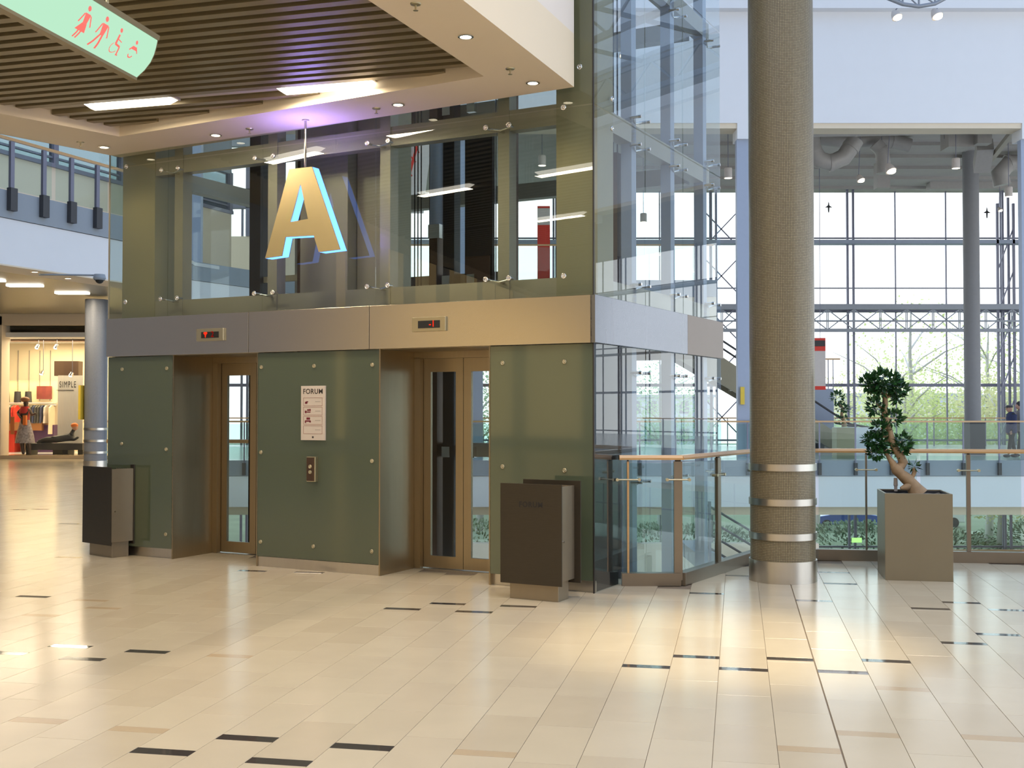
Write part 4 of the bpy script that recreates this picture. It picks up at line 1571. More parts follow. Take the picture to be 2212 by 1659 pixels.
# pendant lamps
def pendant(u, v, Y, label, zt=None, r=0.13, glow=True, h=0.34, power=60):
    P = onY(u, v, Y)
    zt = zt or WZ
    t = thing('pendant_lamp', label, 'pendant lamp', P, 'cylindrical pendant lamps')
    MB().lathe([(0.0001, h), (r * .9, h), (r, h - .03), (r, 0.0)], P, 20).build('shade', M['signwhite'], t)
    MB().lathe([(r * .96, 0.005), (r * .5, 0.02), (0.0001, 0.025)], P, 20).build('bulb', M['down'], t)
    MB().tube([P + Vector((0, 0, h)), Vector((P.x, P.y, zt))], 0.012, 6).build('stem', M['mull'], t)
    if glow:
        spot('pendant_light', P - Vector((0, 0, .05)), P - Vector((0, 0, 5)), power, WARM2, 90, 0.7, r)
    return t


pendant(1573, 385, 38, 'white pendant lamp hanging just left of the blue grey pillar')
pendant(2065, 364, 38, 'white pendant lamp hanging below the dark plenum box')
pendant(2179, 425, 40, 'white pendant lamp at the right end of the window wall')
pendant(1171, 358, 38, 'white pendant lamp seen through the right front lift glass')
pendant(1390, 480, 44, 'white pendant lamp seen through the side glass of the lift tower')


def spotlamp(u, v, Y, label, zt, r=0.14, tilt=0.3):
    P = onY(u, v, Y)
    t = thing('spot_lamp', label, 'spot lamp', P, 'glowing round spot lamps')
    ax = Vector((tilt, -0.45, -1)).normalized()
    MB().tube([P - ax * r * 1.6, P - ax * r * .9, P], [r * .45, r * .8, r], 16).build('shade', M['signwhite'], t)
    MB().ball(P, r * .86, 14, (1, 1, .6)).build('bulb', M['down'], t)
    MB().tube([P - ax * r * 1.6, Vector((P.x, P.y, zt))], 0.012, 6).build('stem', M['mull'], t)
    return t


spotlamp(1860, 390, 40, 'small glowing spot lamp under the middle of the services ceiling', WZ)
spotlamp(1925, 370, 38, 'large glowing spot lamp beside the elbow duct', WZ, .18)
spotlamp(1938, 38, 26, 'left of two glowing spots on the curved truss at the top', 10.74, .12)
spotlamp(2025, 36, 26, 'right of two glowing spots on the curved truss at the top', 10.74, .13)
spotlamp(1347, 120, 30, 'glowing spot lamp high behind the side glass of the lift', 14.2, .12)
spotlamp(1315, 186, 30, 'lower glowing spot lamp behind the side glass near the glass corner', 14.2, .13)
spotlamp(2161, 455, 49, 'small spot lamp on the lattice mast right of the grey column', WZ, .1)

# curved lamp truss at the top of the view
ct = thing('curved_truss', 'curved grey tube truss at the top carrying two glowing spots', 'truss', onY(1985, 5, 26))
arc = [onY(u, v, 26) for u, v in ((1880, -30), (1915, -5), (1950, 9), (1985, 14), (2020, 8), (2050, -8), (2075, -30))]
MB().tube(arc, 0.045, 10).build('lower_tube', M['truss'], ct)
MB().tube([p + Vector((0, 0.0, .30)) for p in arc], 0.035, 10).build('upper_tube', M['truss'], ct)
for i in (1, 5):
    MB().tube([arc[i], Vector((arc[i].x, arc[i].y, 15.2))], .015, 8).build('suspension_rod', M['truss'], ct)
for i in range(1, 6):
    MB().tube([arc[i], arc[i] + Vector((0, 0, .30))], 0.025, 8).build('strut', M['truss'], ct)
    MB().tube([arc[i], arc[i - 1] + Vector((0, 0, .30))], 0.018, 8).build('strut', M['truss'], ct)

# ================================================================== SKYLIGHT ROOF over the atrium
roof = struct_root('ceiling_3', (10, 15, 15), 'steel truss skylight over the atrium')
ZK = 15.2
for y in range(-12, 37, 6):
    MB().bar((-14, y, ZK), (60, y, ZK), .18, .22).build('girder', M['truss'], roof)
    MB().bar((-14, y, ZK + 1.2), (60, y, ZK + 1.2), .14, .18).build('girder', M['truss'], roof)
    mb = MB()
    x = -14
    while x < 58:
        mb.bar((x, y, ZK), (x + 1.5, y, ZK + 1.2), .08)
        mb.bar((x + 1.5, y, ZK + 1.2), (x + 3, y, ZK), .08)
        x += 3
    o = mb.build('web', M['truss'], roof)
    o['kind'] = 'stuff'
for x in range(-14, 61, 4):
    MB().bar((x, -12, ZK + 1.3), (x, 36, ZK + 1.3), .10, .16).build('purlin', M['truss'], roof)
for x in range(-14, 60, 12):
    MB().box(x + .02, x + 11.98, -12, 36, ZK + 1.40, ZK + 1.41).build('skylight_pane', M['skyglass'], roof)
struct('ceiling_4', MB().box(-34.4, -14, -16, 18, 12.5, 12.8), M['white'])
struct('ceiling_5', MB().box(-14, 60, 36, 53, 16.6, 16.8), M['white'])

# ================================================================== LEFT WING
# upper gallery slab: fascia, railing
g0 = Vector((-10.3, 22.9))
g1 = Vector((-9.1, 25.9))
gd = (g1 - g0).normalized()
gn = Vector((-gd.y, gd.x))   # to the left/outside
ga = g0 - gd * 9
gb = g1 + gd * 10.9


def gpt(k, off, z):
    p = g0 + gd * k + gn * off
    return Vector((p.x, p.y, z))


kl, kr = -9.0, 5.0
wl = struct_root('wall_left', (g0.x, g0.y, 4.4), 'white and grey edge band of the upper gallery on the left')


def gbox(name, k0, k1, f0, f1, z0, z1, mat, par, label=None):
    return MB().box(k0, k1, f0, f1, z0, z1, gpt).build(name, mat, par, label=label)


gbox('white_band', kl, kr, 0.03, 0.4, 4.53, 5.46, M['white'], wl)
gbox('grey_band', kl, kr, 0.0, 0.4, 5.47, 6.03, M['slabgrey'], wl)
gbox('cream_soffit', kl, kr, 0.03, 0.9, 4.50, 4.53, M['cream'], wl)
struct('ceiling_6', MB().prism([tuple(gpt(kl, .9, 0)[:2]), tuple(gpt(kr, .9, 0)[:2]), (-14, 44), (-45, 44), (-45, 14)], 4.68, 5.9), M['clad'], label='grey brown ceiling in front of the clothes shop')
for (u, v) in ((54, 617), (156, 633), (-30, 606)):
    P = onz(u, v, 4.66)
    t = thing('strip_lamp', {54: 'lit strip lamp over the clothes shop forecourt, left of two', 156: 'lit strip lamp over the forecourt close to the blue grey column', -30: 'strip lamp of the forecourt ceiling outside the left edge'}[u], 'ceiling lamp', P, 'strip lamps before the clothes shop')
    MB().box(P.x - .42, P.x + .42, P.y - .12, P.y + .12, 4.635, 4.68).build('lens', M['tube'], t)
    area('forecourt_light', (P.x, P.y, 4.6), (0, 0, 0), 0.9, 60, WARM2, 0.2)
for (u, v, lb) in ((75, 587, 'tiny downlight in the gallery soffit at the left'), (147, 601, 'tiny downlight in the gallery soffit near the column')):
    downlight(onz(u, v, 4.50), lb, 30, .06, 'tiny downlights under the upper gallery')
# gallery railing
gt = thing('gallery_railing', 'upper gallery railing with oak handrail at the top left', 'railing', gpt(0, 0, 6.0))
MB().box(kl, kr, -.03, .03, 7.05, 7.11, gpt).build('handrail', M['wood'], gt)
for (u, lbk) in ((18, 0), (88, 1), (148, 2), (204, 3), (-60, 4)):
    sl = (u - 1106) / F
    # intersect sight line x = sl*y with gallery line
    k_ = (sl * g0.y - g0.x) / (gd.x - sl * gd.y)
    MB().box(k_ - .05, k_ + .05, -.06, 0.0, 5.7, 7.03, gpt).build('post', M['mull'], gt)
    MB().box(k_ - .09, k_ + .09, -.11, 0.0, 5.62, 6.08, gpt).build('clamp', M['rubber'], gt)
kk = [-9, -5.2, -2.6, -0.35, 1.5, 3.2, 5.0]
for a, b in zip(kk, kk[1:]):
    MB().box(a + .06, b - .06, -.01, .0, 6.05, 6.98, gpt).build('glass_pane', M['glass'], gt)
# the gallery edge turns towards the far bridge behind the lift tower
ea, eb, ec = gpt(kr, 0, 0), Vector((-9.7, 34.0, 0)), Vector((-6.6, 39.6, 0))
for (a, b) in ((ea, eb), (eb, ec)):
    dv = (b - a).normalized()
    nv = Vector((-dv.y, dv.x, 0))
    for (f0, f1, z0, z1, m_, nm) in ((.03, .4, 4.45, 5.46, 'white', 'white_band'), (0, .4, 5.47, 6.03, 'slabgrey', 'grey_band')):
        MB().prism([tuple(p[:2]) for p in (a + nv * f0, b + nv * f0, b + nv * f1, a + nv * f1)], z0, z1).build(nm, M[m_], wl)
# gallery end wall with high windows
we = struct_root('wall_end', (-10, 47, 6), 'pale end wall of the upper gallery with high window bands')
MB().box(-17, -5.4, 47, 47.2, 6.0, 8.7).build('wall_base', M['cream'], we)
MB().box(-17, -5.4, 46.9, 47.2, 9.85, 10.65).build('dark_beam', M['mull'], we)
MB().box(-17, -5.4, 46.9, 47.2, 12.4, 13.4).build('wall_top', M['slabgrey'], we)
for x_ in (-16, -13.4, -10.8, -8.2, -5.5):
    MB().box(x_ - .12, x_ + .12, 46.9, 47.2, 8.7, 12.4).build('mullion', M['mull'], we)
MB().box(-17, -5.4, 47.08, 47.09, 8.7, 9.85).build('pane', M['glass_c'], we)
MB().box(-17, -5.4, 47.08, 47.09, 10.65, 12.4).build('pane', M['glass_c'], we)
# clerestory wall behind the gallery
wg = struct_root('wall_gallery', gpt(8, 8, 6.0), 'cream gallery wall with a long window band')
gbox('wall_base', -8, 19, 8.0, 8.3, 6.0, 9.0, M['cream'], wg)
gbox('wall_cap', -8, 19, 7.9, 8.3, 9.0, 9.12, M['mull'], wg)
gbox('wall_top', -8, 19, 8.0, 8.3, 10.55, 12.6, M['slabgrey'], wg)
win2 = struct_root('window_2', gpt(8, 8, 9.1), 'long clerestory window of the upper gallery')
for k_ in range(-8, 20, 3):
    gbox('mullion', k_ - .1, k_ + .1, 8.0, 8.2, 9.1, 10.6, M['mull'], win2)
gbox('transom', -8, 19, 8.05, 8.15, 9.30, 9.36, M['mull'], win2)
gbox('transom', -8, 19, 8.05, 8.15, 9.95, 9.99, M['mull'], win2)
gbox('pane', -8, 19, 8.10, 8.11, 9.12, 10.55, gmat('tinted_clerestory_glass', (0.38, 0.44, 0.46), 1.45), win2)
struct('floor_gallery', MB().prism([tuple(gpt(kl, .4, 0)[:2]), tuple(gpt(kr, .4, 0)[:2]), (-9.5, 34.3), (-6.6, 39.9), (-6.6, 47), (-16, 47), tuple(gpt(kl, 8.3, 0)[:2])], 5.9, 6.0), M['floor_far'])
struct('ceiling_7', MB().prism([tuple(gpt(kl, -.2, 0)[:2]), tuple(gpt(kr, -.2, 0)[:2]), tuple(gpt(kr, 8.6, 0)[:2]), tuple(gpt(kl, 8.6, 0)[:2])], 10.7, 11.0), M['slabgrey'])
# upper storey slab on the far side behind the lift
struct('floor_upper', MB().box(-6.6, 7.0, 39.3, 46, 5.72, 6.0), M['floor_far'])
struct('trim_6', MB().box(-6.6, 7.0, 39.2, 39.3, 5.45, 6.02), M['slabgrey'], label='grey edge band of the far upper storey slab')
struct('trim_7', MB().box(-6.6, 7.0, 39.25, 39.7, 4.45, 5.44), M['cream'], label='beige edge band of the far upper storey slab')
struct('ceiling_8', MB().box(-6.6, 7.0, 39.7, 46, 4.45, 5.7), M['cream'])
bridge_rail('upper_railing', 39.18, -6.4, 6.9, 6.0, 'glass railing of the far upper storey seen through the lift glass', 1.3)

# escalator sloping down behind the mosaic column
es = thing('escalator', 'brown sided escalator sloping down behind the mosaic column', 'escalator', (8, 44, 0))
pts = [(3.4, 6.0), (12.4, 0.0), (13.6, 0.0), (13.6, 0.9), (12.7, 1.0), (3.7, 7.0), (2.4, 7.0), (2.4, 6.0)]
for yy in (43.2, 44.9):
    MB().extr([(x, yy, z) for x, z in [(2.4, 5.4), (3.2, 5.3), (12.2, -0.01), (13.4, -0.01), (13.4, .35), (12.6, .45), (3.6, 6.45), (2.4, 6.5)]], (0, .12, 0)).build('balustrade', M['clad'], es)
    MB().tube([(2.5, yy + .06, 7.2), (3.5, yy + .06, 7.1), (12.7, yy + .06, 1.05), (13.5, yy + .06, .9)], .04, 8).build('handrail', M['rubber'], es)
for k in range(24):
    x = 3.6 + k * .372
    z = 5.75 - k * .248
    MB().box(x, x + .37, 43.35, 44.88, z - .22, z).build('step', M['steel'], es)

# stair landing with banner at right of column
ld = thing('stair_landing', 'grey raised landing with thin railing just right of the mosaic column', 'landing', (12.0, 45, 0))
MB().box(11.0, 12.5, 44.6, 46.2, 0.0, 2.4).build('plinth', M['pillar'], ld)
for k in range(4):
    MB().box(11.9 + k * .19, 11.93 + k * .19, 44.6, 44.64, 2.4, 3.55).build('post', M['mull'], ld)
MB().box(11.6, 12.75, 44.56, 44.66, 3.52, 3.58).build('top_rail', M['wood'], ld)
bn = thing('banner', 'red and white hanging banner at the right edge of the mosaic column', 'banner', onY(1771, 840, 42))
b0 = onY(1758, 842, 42)
b1 = onY(1783, 730, 42)
MB().box(b0.x, b1.x, 42, 42.03, b0.z, b1.z).build('cloth', M['signwhite'], bn)
MB().tube([(b0.x + .25, 42.01, b1.z), (b0.x + .25, 42.01, WZ)], .012, 6).build('cord', M['mull'], bn)
hh = b1.z - b0.z
MB().box(b0.x, b1.x, 41.99, 42.0, b1.z - .25 * hh, b1.z).build('red_field', M['red'], bn)
MB().box(b0.x, b1.x, 41.99, 42.0, b0.z, b0.z + .07 * hh).build('red_field', M['red'], bn)
MB().box(b0.x, b1.x - .02, 41.97, 41.99, b1.z - .16 * hh, b1.z - .05 * hh).build('black_field', M['print_dk'], bn)
bn = thing('banner', 'red banner with a white disc on the far upper storey, seen through the lift glass', 'banner', (1.0, 40.0, 6.0))
b0, b1 = onY(1161, 600, 40), onY(1188, 445, 40)
MB().box(b0.x, b1.x, 40, 40.05, 6.0, b1.z).build('cloth', M['red'], bn)
MB().box(b0.x, b1.x, 39.98, 40.0, onY(0, 486, 40).z, onY(0, 450, 40).z).build('white_field', M['signwhite'], bn)
bn = thing('hanging_banner', 'curved white cloth banner with red strokes hanging behind the right lift glass', 'banner', onY(895, 460, 31))
vs = []
for i in range(9):
    v_ = 285 + i * 22
    ul = 905 - 32 * (i / 8) ** .5
    a, b = onY(ul - 4, v_, 31), onY(ul + 42, v_, 31.3)
    vs += [a, b]
MB().add(vs, [(2 * i, 2 * i + 1, 2 * i + 3, 2 * i + 2) for i in range(8)]).build('cloth', M['signwhite'], bn)
rs = MB()
for (ua, va, ub, vb) in ((905, 300, 878, 400), (878, 400, 874, 440), (893, 300, 905, 330), (880, 330, 898, 350), (876, 365, 890, 380), (905, 300, 890, 302)):
    rs.bar(onY(ua, va, 30.9), onY(ub, vb, 30.9), .07, .03)
rs.build('red_strokes', M['red'], bn)
MB().tube([onY(900, 285, 31.1), Vector((onY(900, 285, 31.1).x, 31.1, 15.2))], .015, 6).build('cord', M['mull'], bn)
# white counter and small upright things on the bridge
o = MB().box(11.6, 13.2, 41, 41.6, 0, .95).build('counter', M['white'])
tag(o, 'low white counter on the far bridge left of the small bonsai', 'counter')
o = MB().box(16.15, 16.69, 40.5, 41.04, 0, 1.16).build('dark_planter_box', M['rubber'])
tag(o, 'dark box standing before the plain grey column on the bridge', 'box')
o = MB().box(7.17, 7.29, YB - .02, YB + .08, 1.75, 2.3).build('narrow_sign', M['yellow'])
tag(o, 'narrow yellow sign on the blue grey pillar left of the mosaic column', 'sign')

# bench-like table and small bonsai on the bridge
fb = onz(1808, 991, 0)
t2 = thing('potted_bonsai', 'small bonsai in a square planter on the far bridge', 'potted tree', (fb.x + .28, fb.y + .28, 0))
planter(lambda a, b, z: Vector((fb.x + a, fb.y + b, z)), 0.57, 1.0, M['planter'], t2)
trk = MB()
yb_ = fb.y + .28
trk.tube([onY(1824, 922, yb_), onY(1822, 908, yb_), onY(1818, 895, yb_), onY(1820, 882, yb_), onY(1812, 868, yb_)], [.09, .06, .05, .05, .03], 10)
trk.build('trunk', M['bark'], t2)
pxf = yb_ / F
for (u, v, r_, n_) in ((1809, 858, 13, 120), (1817, 880, 9, 60), (1824, 882, 7, 40), (1812, 905, 6, 25), (1822, 905, 7, 25)):
    mb = MB()
    leaves(mb, onY(u, v, yb_), r_ * pxf, r_ * pxf, r_ * pxf * .8, n_, .12)
    mb.build('foliage', M['leaf'], t2, kind='stuff')


# ================================================================== PEOPLE on the far bridge
def person(x, y, facing, coat, trous, label, height=1.72, cap=True, skinm=M['skin'], stride=0.16):
    t = thing('person', label, 'person', (x, y, 0))
    s = height / 1.72
    fx, fy = math.cos(facing), math.sin(facing)
    sx, sy = -fy, fx

    def P(f, sd, z):
        return Vector((x + (fx * f + sx * sd) * s, y + (fy * f + sy * sd) * s, z * s))
    # trunk, legs, arms as one skinned surface
    V = [P(0, 0, .95), P(0, 0, 1.15), P(0.02, 0, 1.38), P(.04, 0, 1.47),
         P(0, .19, 1.38), P(.03, .24, 1.10), P(.12, .22, .88),
         P(0, -.19, 1.38), P(-.04, -.24, 1.10), P(.02, -.22, .86),
         P(.0, .10, .88), P(stride * .6, .10, .48), P(stride, .10, .10),
         P(.0, -.10, .88), P(-stride * .4, -.10, .48), P(-stride, -.10, .10)]
    E_ = [(0, 1), (1, 2), (2, 3), (2, 4), (4, 5), (5, 6), (2, 7), (7, 8), (8, 9), (0, 10), (10, 11), (11, 12), (0, 13), (13, 14), (14, 15)]
    rad = [.17, .16, .16, .07, .085, .06, .045, .085, .06, .045, .11, .075, .055, .11, .075, .055]
    me = bpy.data.meshes.new('body')
    o0 = Vector((x, y, 0))
    me.from_pydata([v - o0 for v in V], E_, [])
    ob = bpy.data.objects.new('body', me)
    COL.objects.link(ob)
    ob.parent = t
    md = ob.modifiers.new('skin', 'SKIN')
    for i, sv in enumerate(me.skin_vertices[0].data):
        sv.radius = (rad[i] * s, rad[i] * s * .9)
    me.skin_vertices[0].data[0].use_root = True
    sb = ob.modifiers.new('sub', 'SUBSURF')
    sb.levels = sb.render_levels = 2
    me.materials.append(trous)
    # coat
    prof = [(.20, .80), (.205, .95), (.185, 1.12), (.20, 1.30), (.17, 1.42), (.08, 1.50)]
    mb = MB()
    n_ = 18
    vs = []
    for r_, z in prof:
        for k in range(n_):
            a = 2 * math.pi * k / n_
            vs.append(P(r_ * .78 * math.cos(a) + .01, r_ * 1.15 * math.sin(a), z))
    mb.add(vs, [(i * n_ + k, i * n_ + (k + 1) % n_, (i + 1) * n_ + (k + 1) % n_, (i + 1) * n_ + k) for i in range(len(prof) - 1) for k in range(n_)], True)
    for sd, sh in ((1, [P(0, .21, 1.40), P(.02, .255, 1.12), P(.10, .24, .92)]), (-1, [P(0, -.21, 1.40), P(-.04, -.255, 1.12), P(.02, -.24, .90)])):
        mb.tube(sh, [.085 * s, .068 * s, .058 * s], 12)
    mb.build('coat', coat, t)
    # head with face
    hc = P(.07, 0, 1.60)
    hd = MB().ball(hc, .105 * s, 18, (1.0, .86, 1.2))
    hd.ball(hc + Vector((fx, fy, 0)) * .10 * s - Vector((0, 0, .01)), .02 * s, 8, (1.2, .8, 1.4))
    hd.tube([P(.03, 0, 1.44), P(.05, 0, 1.54)], .05 * s, 12)
    for sd in (-1, 1):
        hd.ball(hc + Vector((sx, sy, 0)) * sd * .09 * s, .022 * s, 8)
    hd.build('head', skinm, t)
    ey = MB()
    for sd in (-1, 1):
        ey.ball(hc + Vector((fx, fy, 0)) * .088 * s + Vector((sx, sy, 0)) * sd * .035 * s + Vector((0, 0, .015)), .010 * s, 6)
    ey.build('eyes', M['print_dk'], t)
    mo = MB()
    mo.ball(hc + Vector((fx, fy, 0)) * .09 * s - Vector((0, 0, .055 * s)), .014 * s, 8, (1, 1.4, .4))
    mo.build('mouth', M['print_red'], t)
    hr = MB()
    if cap:
        hr.lathe([(.112 * s, 0), (.118 * s, .03 * s), (.09 * s, .075 * s), (.0001, .09 * s)], hc + Vector((0, 0, .035)), 16)
        hr.extr([hc + Vector((fx * a + sx * b, fy * a + sy * b, .035)) * 1.0 for a, b in ((.06, -.07), (.16, -.05), (.18, 0), (.16, .05), (.06, .07))], (0, 0, .012))
        hr.build('flat_cap', M['rubber'], t)
    else:
        hr.ball(hc + Vector((-fx * .015, -fy * .015, .03)), .112 * s, 14, (1, .9, 1.1))
        hr.build('hair', M['print_dk'], t)
    # hands: palm, four fingers and thumb
    for sd, base in ((1, P(.12, .24, .87)), (-1, P(.04, -.24, .85))):
        hn = MB()
        dn = Vector((0, 0, -1))
        hn.ball(base + dn * .03, .036 * s, 8, (.6, .9, 1.2))
        for q in range(4):
            b2 = base + dn * .06 + Vector((fx, fy, 0)) * (.024 - .016 * q)
            hn.tube([b2, b2 + dn * .035 + Vector((sx, sy, 0)) * -sd * .004, b2 + dn * (.062 - .006 * abs(q - 1)) + Vector((sx, sy, 0)) * -sd * .018], [.009, .008, .006], 6)
        b2 = base + dn * .02 + Vector((fx, fy, 0)) * .03
        hn.tube([b2, b2 + dn * .03 + Vector((fx, fy, 0)) * .018, b2 + dn * .055 + Vector((fx, fy, 0)) * .016], [.011, .009, .007], 6)
        hn.build('hand', skinm, t)
    # shoes
    for sd, f in ((.10, stride), (-.10, -stride)):
        MB().ball(P(f + .05, sd, .055), .075, 12, (1.8 if abs(fx) > .7 else 1, 1.0 if abs(fx) > .7 else 1.8, .72)).build('shoe', M['black'], t)
    return t


p1 = onz(2186, 988, 0)
person(p1.x, p1.y, math.pi, M['navy'], M['darktr'], 'person in a dark blue coat and flat cap walking left on the bridge', 1.74, True)
p2 = onz(2211, 988, 0)
person(p2.x + .12, p2.y + .4, math.pi, pmat('grey_coat', (.22, .2, .2), .8), M['darktr'], 'person in a grey coat cut off by the right picture edge', 1.84, False)

# ================================================================== CLOTHES SHOP (left background)
YSH = 37.0


def sp(u, v, dy=0.0):
    return onY(u, v, YSH + dy)


shop = struct_root('wall_shop', (-14.5, YSH, 0), 'bright clothes shop interior walls')
xl, xr = sp(-60, 900).x, sp(180, 900).x
zt = sp(0, 690).z
# bulkhead above opening and the side pier
ztop_s = 4.68
struct('bulkhead', MB().box(-34, -12.2, YSH, YSH + .3, sp(0, 702).z, ztop_s), M['cream'], shop)
struct('back_wall', MB().box(-22, -12.2, YSH + 4.0, YSH + 4.2, 0, 4.6), M['shopwall'], shop)
struct('side_wall', MB().box(-12.35, -12.2, YSH, YSH + 4.0, 0, 4.6), M['cream'], shop)
struct('shop_ceiling', MB().box(-22, -12.2, YSH + .3, YSH + 4.0, 3.95, 4.1), M['white'], shop)
struct('left_pier', MB().box(-19, sp(2, 900).x, YSH + .0, YSH + .6, 0, 4.6), M['cream'], shop)
struct('plinth', MB().box(sp(2, 900).x, -12.2, YSH - .1, YSH + 1.0, 0, .12), M['tile_beige'], shop)
struct('shop_floor', MB().box(-22, -12.2, YSH, YSH + 4, -.02, .10), M['floor_far'], shop)
struct('shop_pane', MB().box(sp(2, 900).x, -12.36, YSH + .02, YSH + .03, .12, sp(0, 702).z), M['glass_c'], shop)
struct('wall_left_far', MB().box(-34, -19, YSH + .2, YSH + .5, 0, 4.65), M['cream'], shop)
for u in (14, 38, 62, 85, 108):
    p = sp(u, 800, 3.95)
    struct('panel_joint', MB().box(p.x - .01, p.x + .01, YSH + 3.97, YSH + 4.0, 1.9, 3.7), M['print_grey'], shop)
struct('dark_bulkhead', MB().box(sp(30, 0, 1.5).x, -12.4, YSH + 1.5, YSH + 1.7, sp(0, 738, 1.5).z, sp(0, 712, 1.5).z), M['rail_brown'], shop)
struct('dark_recess', MB().box(sp(124, 0, 2.5).x, sp(176, 0, 2.5).x, YSH + 2.5, YSH + 2.9, sp(0, 812, 2.5).z, sp(0, 780, 2.5).z), M['rail_brown'], shop)
area('shop_light', (-15.2, YSH + 2.0, 3.9), (0, 0, 0), 4.0, 330, (1.0, .80, .50), 2.5)
area('shop_shelf_light', (sp(60, 0, 3.6).x, YSH + 3.7, 2.75), (R(-20), 0, 0), 2.4, 26, (1.0, .80, .30), 0.1)
spot('shop_window_spot', (-12.9, YSH + .9, 3.6), (-12.9, YSH + 1.3, .8), 220, (1.0, .88, .6), 55, .5, .05)
# printed poster panel with lettering
ps = thing('poster_panel', 'tall white poster panel with thin black lettering in the shop window', 'poster', sp(150, 985, 1.6))
q0, q1 = sp(124, 940, 1.6), sp(179, 811, 1.6)
MB().box(q0.x, q1.x, YSH + 1.6, YSH + 1.64, .35, q1.z).build('panel', M['poster'], ps)
cc = sp(146, 831, 1.58)
text_mesh('SIMPLE', 0.30, M['print_dk'], 'lettering', ps, lambda x, y: Vector((cc.x + x, YSH + 1.59, cc.z + y)), 0.0, 0.52, 1.25)
MB().box(cc.x - .38, cc.x + .20, YSH + 1.585, YSH + 1.60, cc.z - .19, cc.z - .175).build('underline', M['print_dk'], ps)
# vases on a shelf
sh = tag(MB().box(sp(6, 0, 3.6).x, sp(122, 0, 3.6).x, YSH + 3.6, YSH + 3.97, sp(0, 872, 3.6).z, sp(0, 869, 3.6).z).build('wall_shelf', M['white']), 'long white shelf along the shop back wall', 'shelf')
for u, lb in ((13, 'dark tapered pot on the shop shelf, leftmost'), (38, 'dark tapered pot on the shop shelf, in the middle'), (61, 'dark tapered pot on the shop shelf, behind the mannequin head')):
    p = sp(u, 867, 3.7)
    o = MB().lathe([(0.0001, 0), (.125, 0), (.105, .38), (.09, .385), (.0001, .36)], (p.x, p.y, sp(0, 869, 3.6).z + .001), 16).build('tapered_pot', M['rubber'])
    tag(o, lb, 'pot', 'dark pots on the shop shelf')
p0, p1_ = sp(79, 862, 3.9), sp(111, 834, 3.9)
pic = thing('wall_picture', 'dark red picture hanging on the shop back wall', 'picture', ((p0.x + p1_.x) / 2, YSH + 3.9, p0.z))
MB().box(p0.x, p1_.x, YSH + 3.9, YSH + 3.96, p0.z, p1_.z).build('canvas', pmat('red_picture', (.22, .04, .04), .5, var=.8, scale=3), pic)
# clothes rails
def garment(x, y, z, mat, ln, label, grp, wd=.06):
    t = thing('hanging_garment', label, 'garment', (x, y, z), grp)
    mb = MB()
    n_ = 6
    prof = [(.04, 0), (.20, -.07), (.23, -.25), (.21, -ln * .6), (.25, -ln)]
    for i in range(len(prof) - 1):
        a, b = prof[i], prof[i + 1]
        vs = [(x + sx_ * wd / 2, y + k * h, z + zz) for (h, zz) in (a, b) for (sx_, k) in ((-1, -1), (1, -1), (1, 1), (-1, 1))]
        mb.add(vs, [(0, 1, 5, 4), (1, 2, 6, 5), (2, 3, 7, 6), (3, 0, 4, 7)])
    mb.build('cloth', mat, t)
    MB().tube([(x, y, z - .02), (x, y, z + .05)], .006, 6).build('hanger', M['chrome'], t)
    return t


rz = sp(0, 874, 3.2).z
tag(MB().tube([sp(6, 875, 3.2), sp(122, 875, 3.2)], .015, 8).build('clothes_rail', M['chrome']), 'steel clothes rail below the shop shelf', 'clothes rail')
cols = [M['red'], M['rubber'], M['red'], M['signwhite'], M['rubber'], M['red'], M['red'], M['rubber'], M['navy'], M['rubber'], M['rubber'], M['navy'], M['signwhite'], M['cream']]
us = [9, 13, 17, 22, 27, 31, 36, 70, 76, 81, 87, 93, 101, 112]
cn = {id(M['red']): 'red', id(M['rubber']): 'black', id(M['signwhite']): 'white', id(M['navy']): 'dark blue', id(M['cream']): 'long cream'}
cnt = {}
for u, m_ in zip(us, cols):
    p = sp(u, 876, 3.2)
    nm = cn[id(m_)]
    k_ = us.index(u)
    od = ('first', 'second', 'third', 'fourth', 'fifth', 'sixth', 'seventh')
    garment(p.x, p.y, rz - .03, m_, .62 if nm != 'long cream' else 1.0, '%s garment, %s from the left of those hanging %s the standing mannequin' % (nm, od[k_ % 7], 'left of' if u < 50 else 'right of'), 'garments on the shop rail')
o = MB().box(sp(6, 0, 3.0).x, sp(98, 0, 3.0).x, YSH + 3.0, YSH + 3.8, sp(0, 930, 3.0).z, sp(0, 912, 3.0).z).build('display_cabinet', M['shopwood'])
tag(o, 'brown wooden counter behind the mannequins', 'cabinet')
o = MB().box(sp(10, 0, 3.0).x, sp(35, 0, 3.0).x, YSH + 3.2, YSH + 3.7, .10, sp(0, 931, 3.0).z).build('red_drawer_unit', M['red'])
tag(o, 'red cupboard under the wooden counter', 'cupboard')
o = MB().box(sp(70, 0, 3.0).x, sp(119, 0, 3.0).x, YSH + 3.2, YSH + 3.7, .10, sp(0, 918, 3.0).z).build('purple_cupboard', pmat('purple_board', (.08, .03, .12), .5))
tag(o, 'dark purple cupboard behind the lying mannequin', 'cupboard')
# platform bench
bt = thing('display_bench', 'long dark platform bench under the lying mannequin', 'bench', sp(115, 985, .6))
b0, b1 = sp(55, 972, .5), sp(178, 958, .5)
MB().box(b0.x, b1.x, YSH + .5, YSH + 1.2, b0.z, b1.z).build('seat', M['rubber'], bt)
for u in (60, 118, 128, 140, 172):
    p = sp(u, 980, .5)
    MB().box(p.x - .08, p.x + .08, YSH + .55, YSH + 1.1, .12, b0.z).build('leg', M['black'], bt)


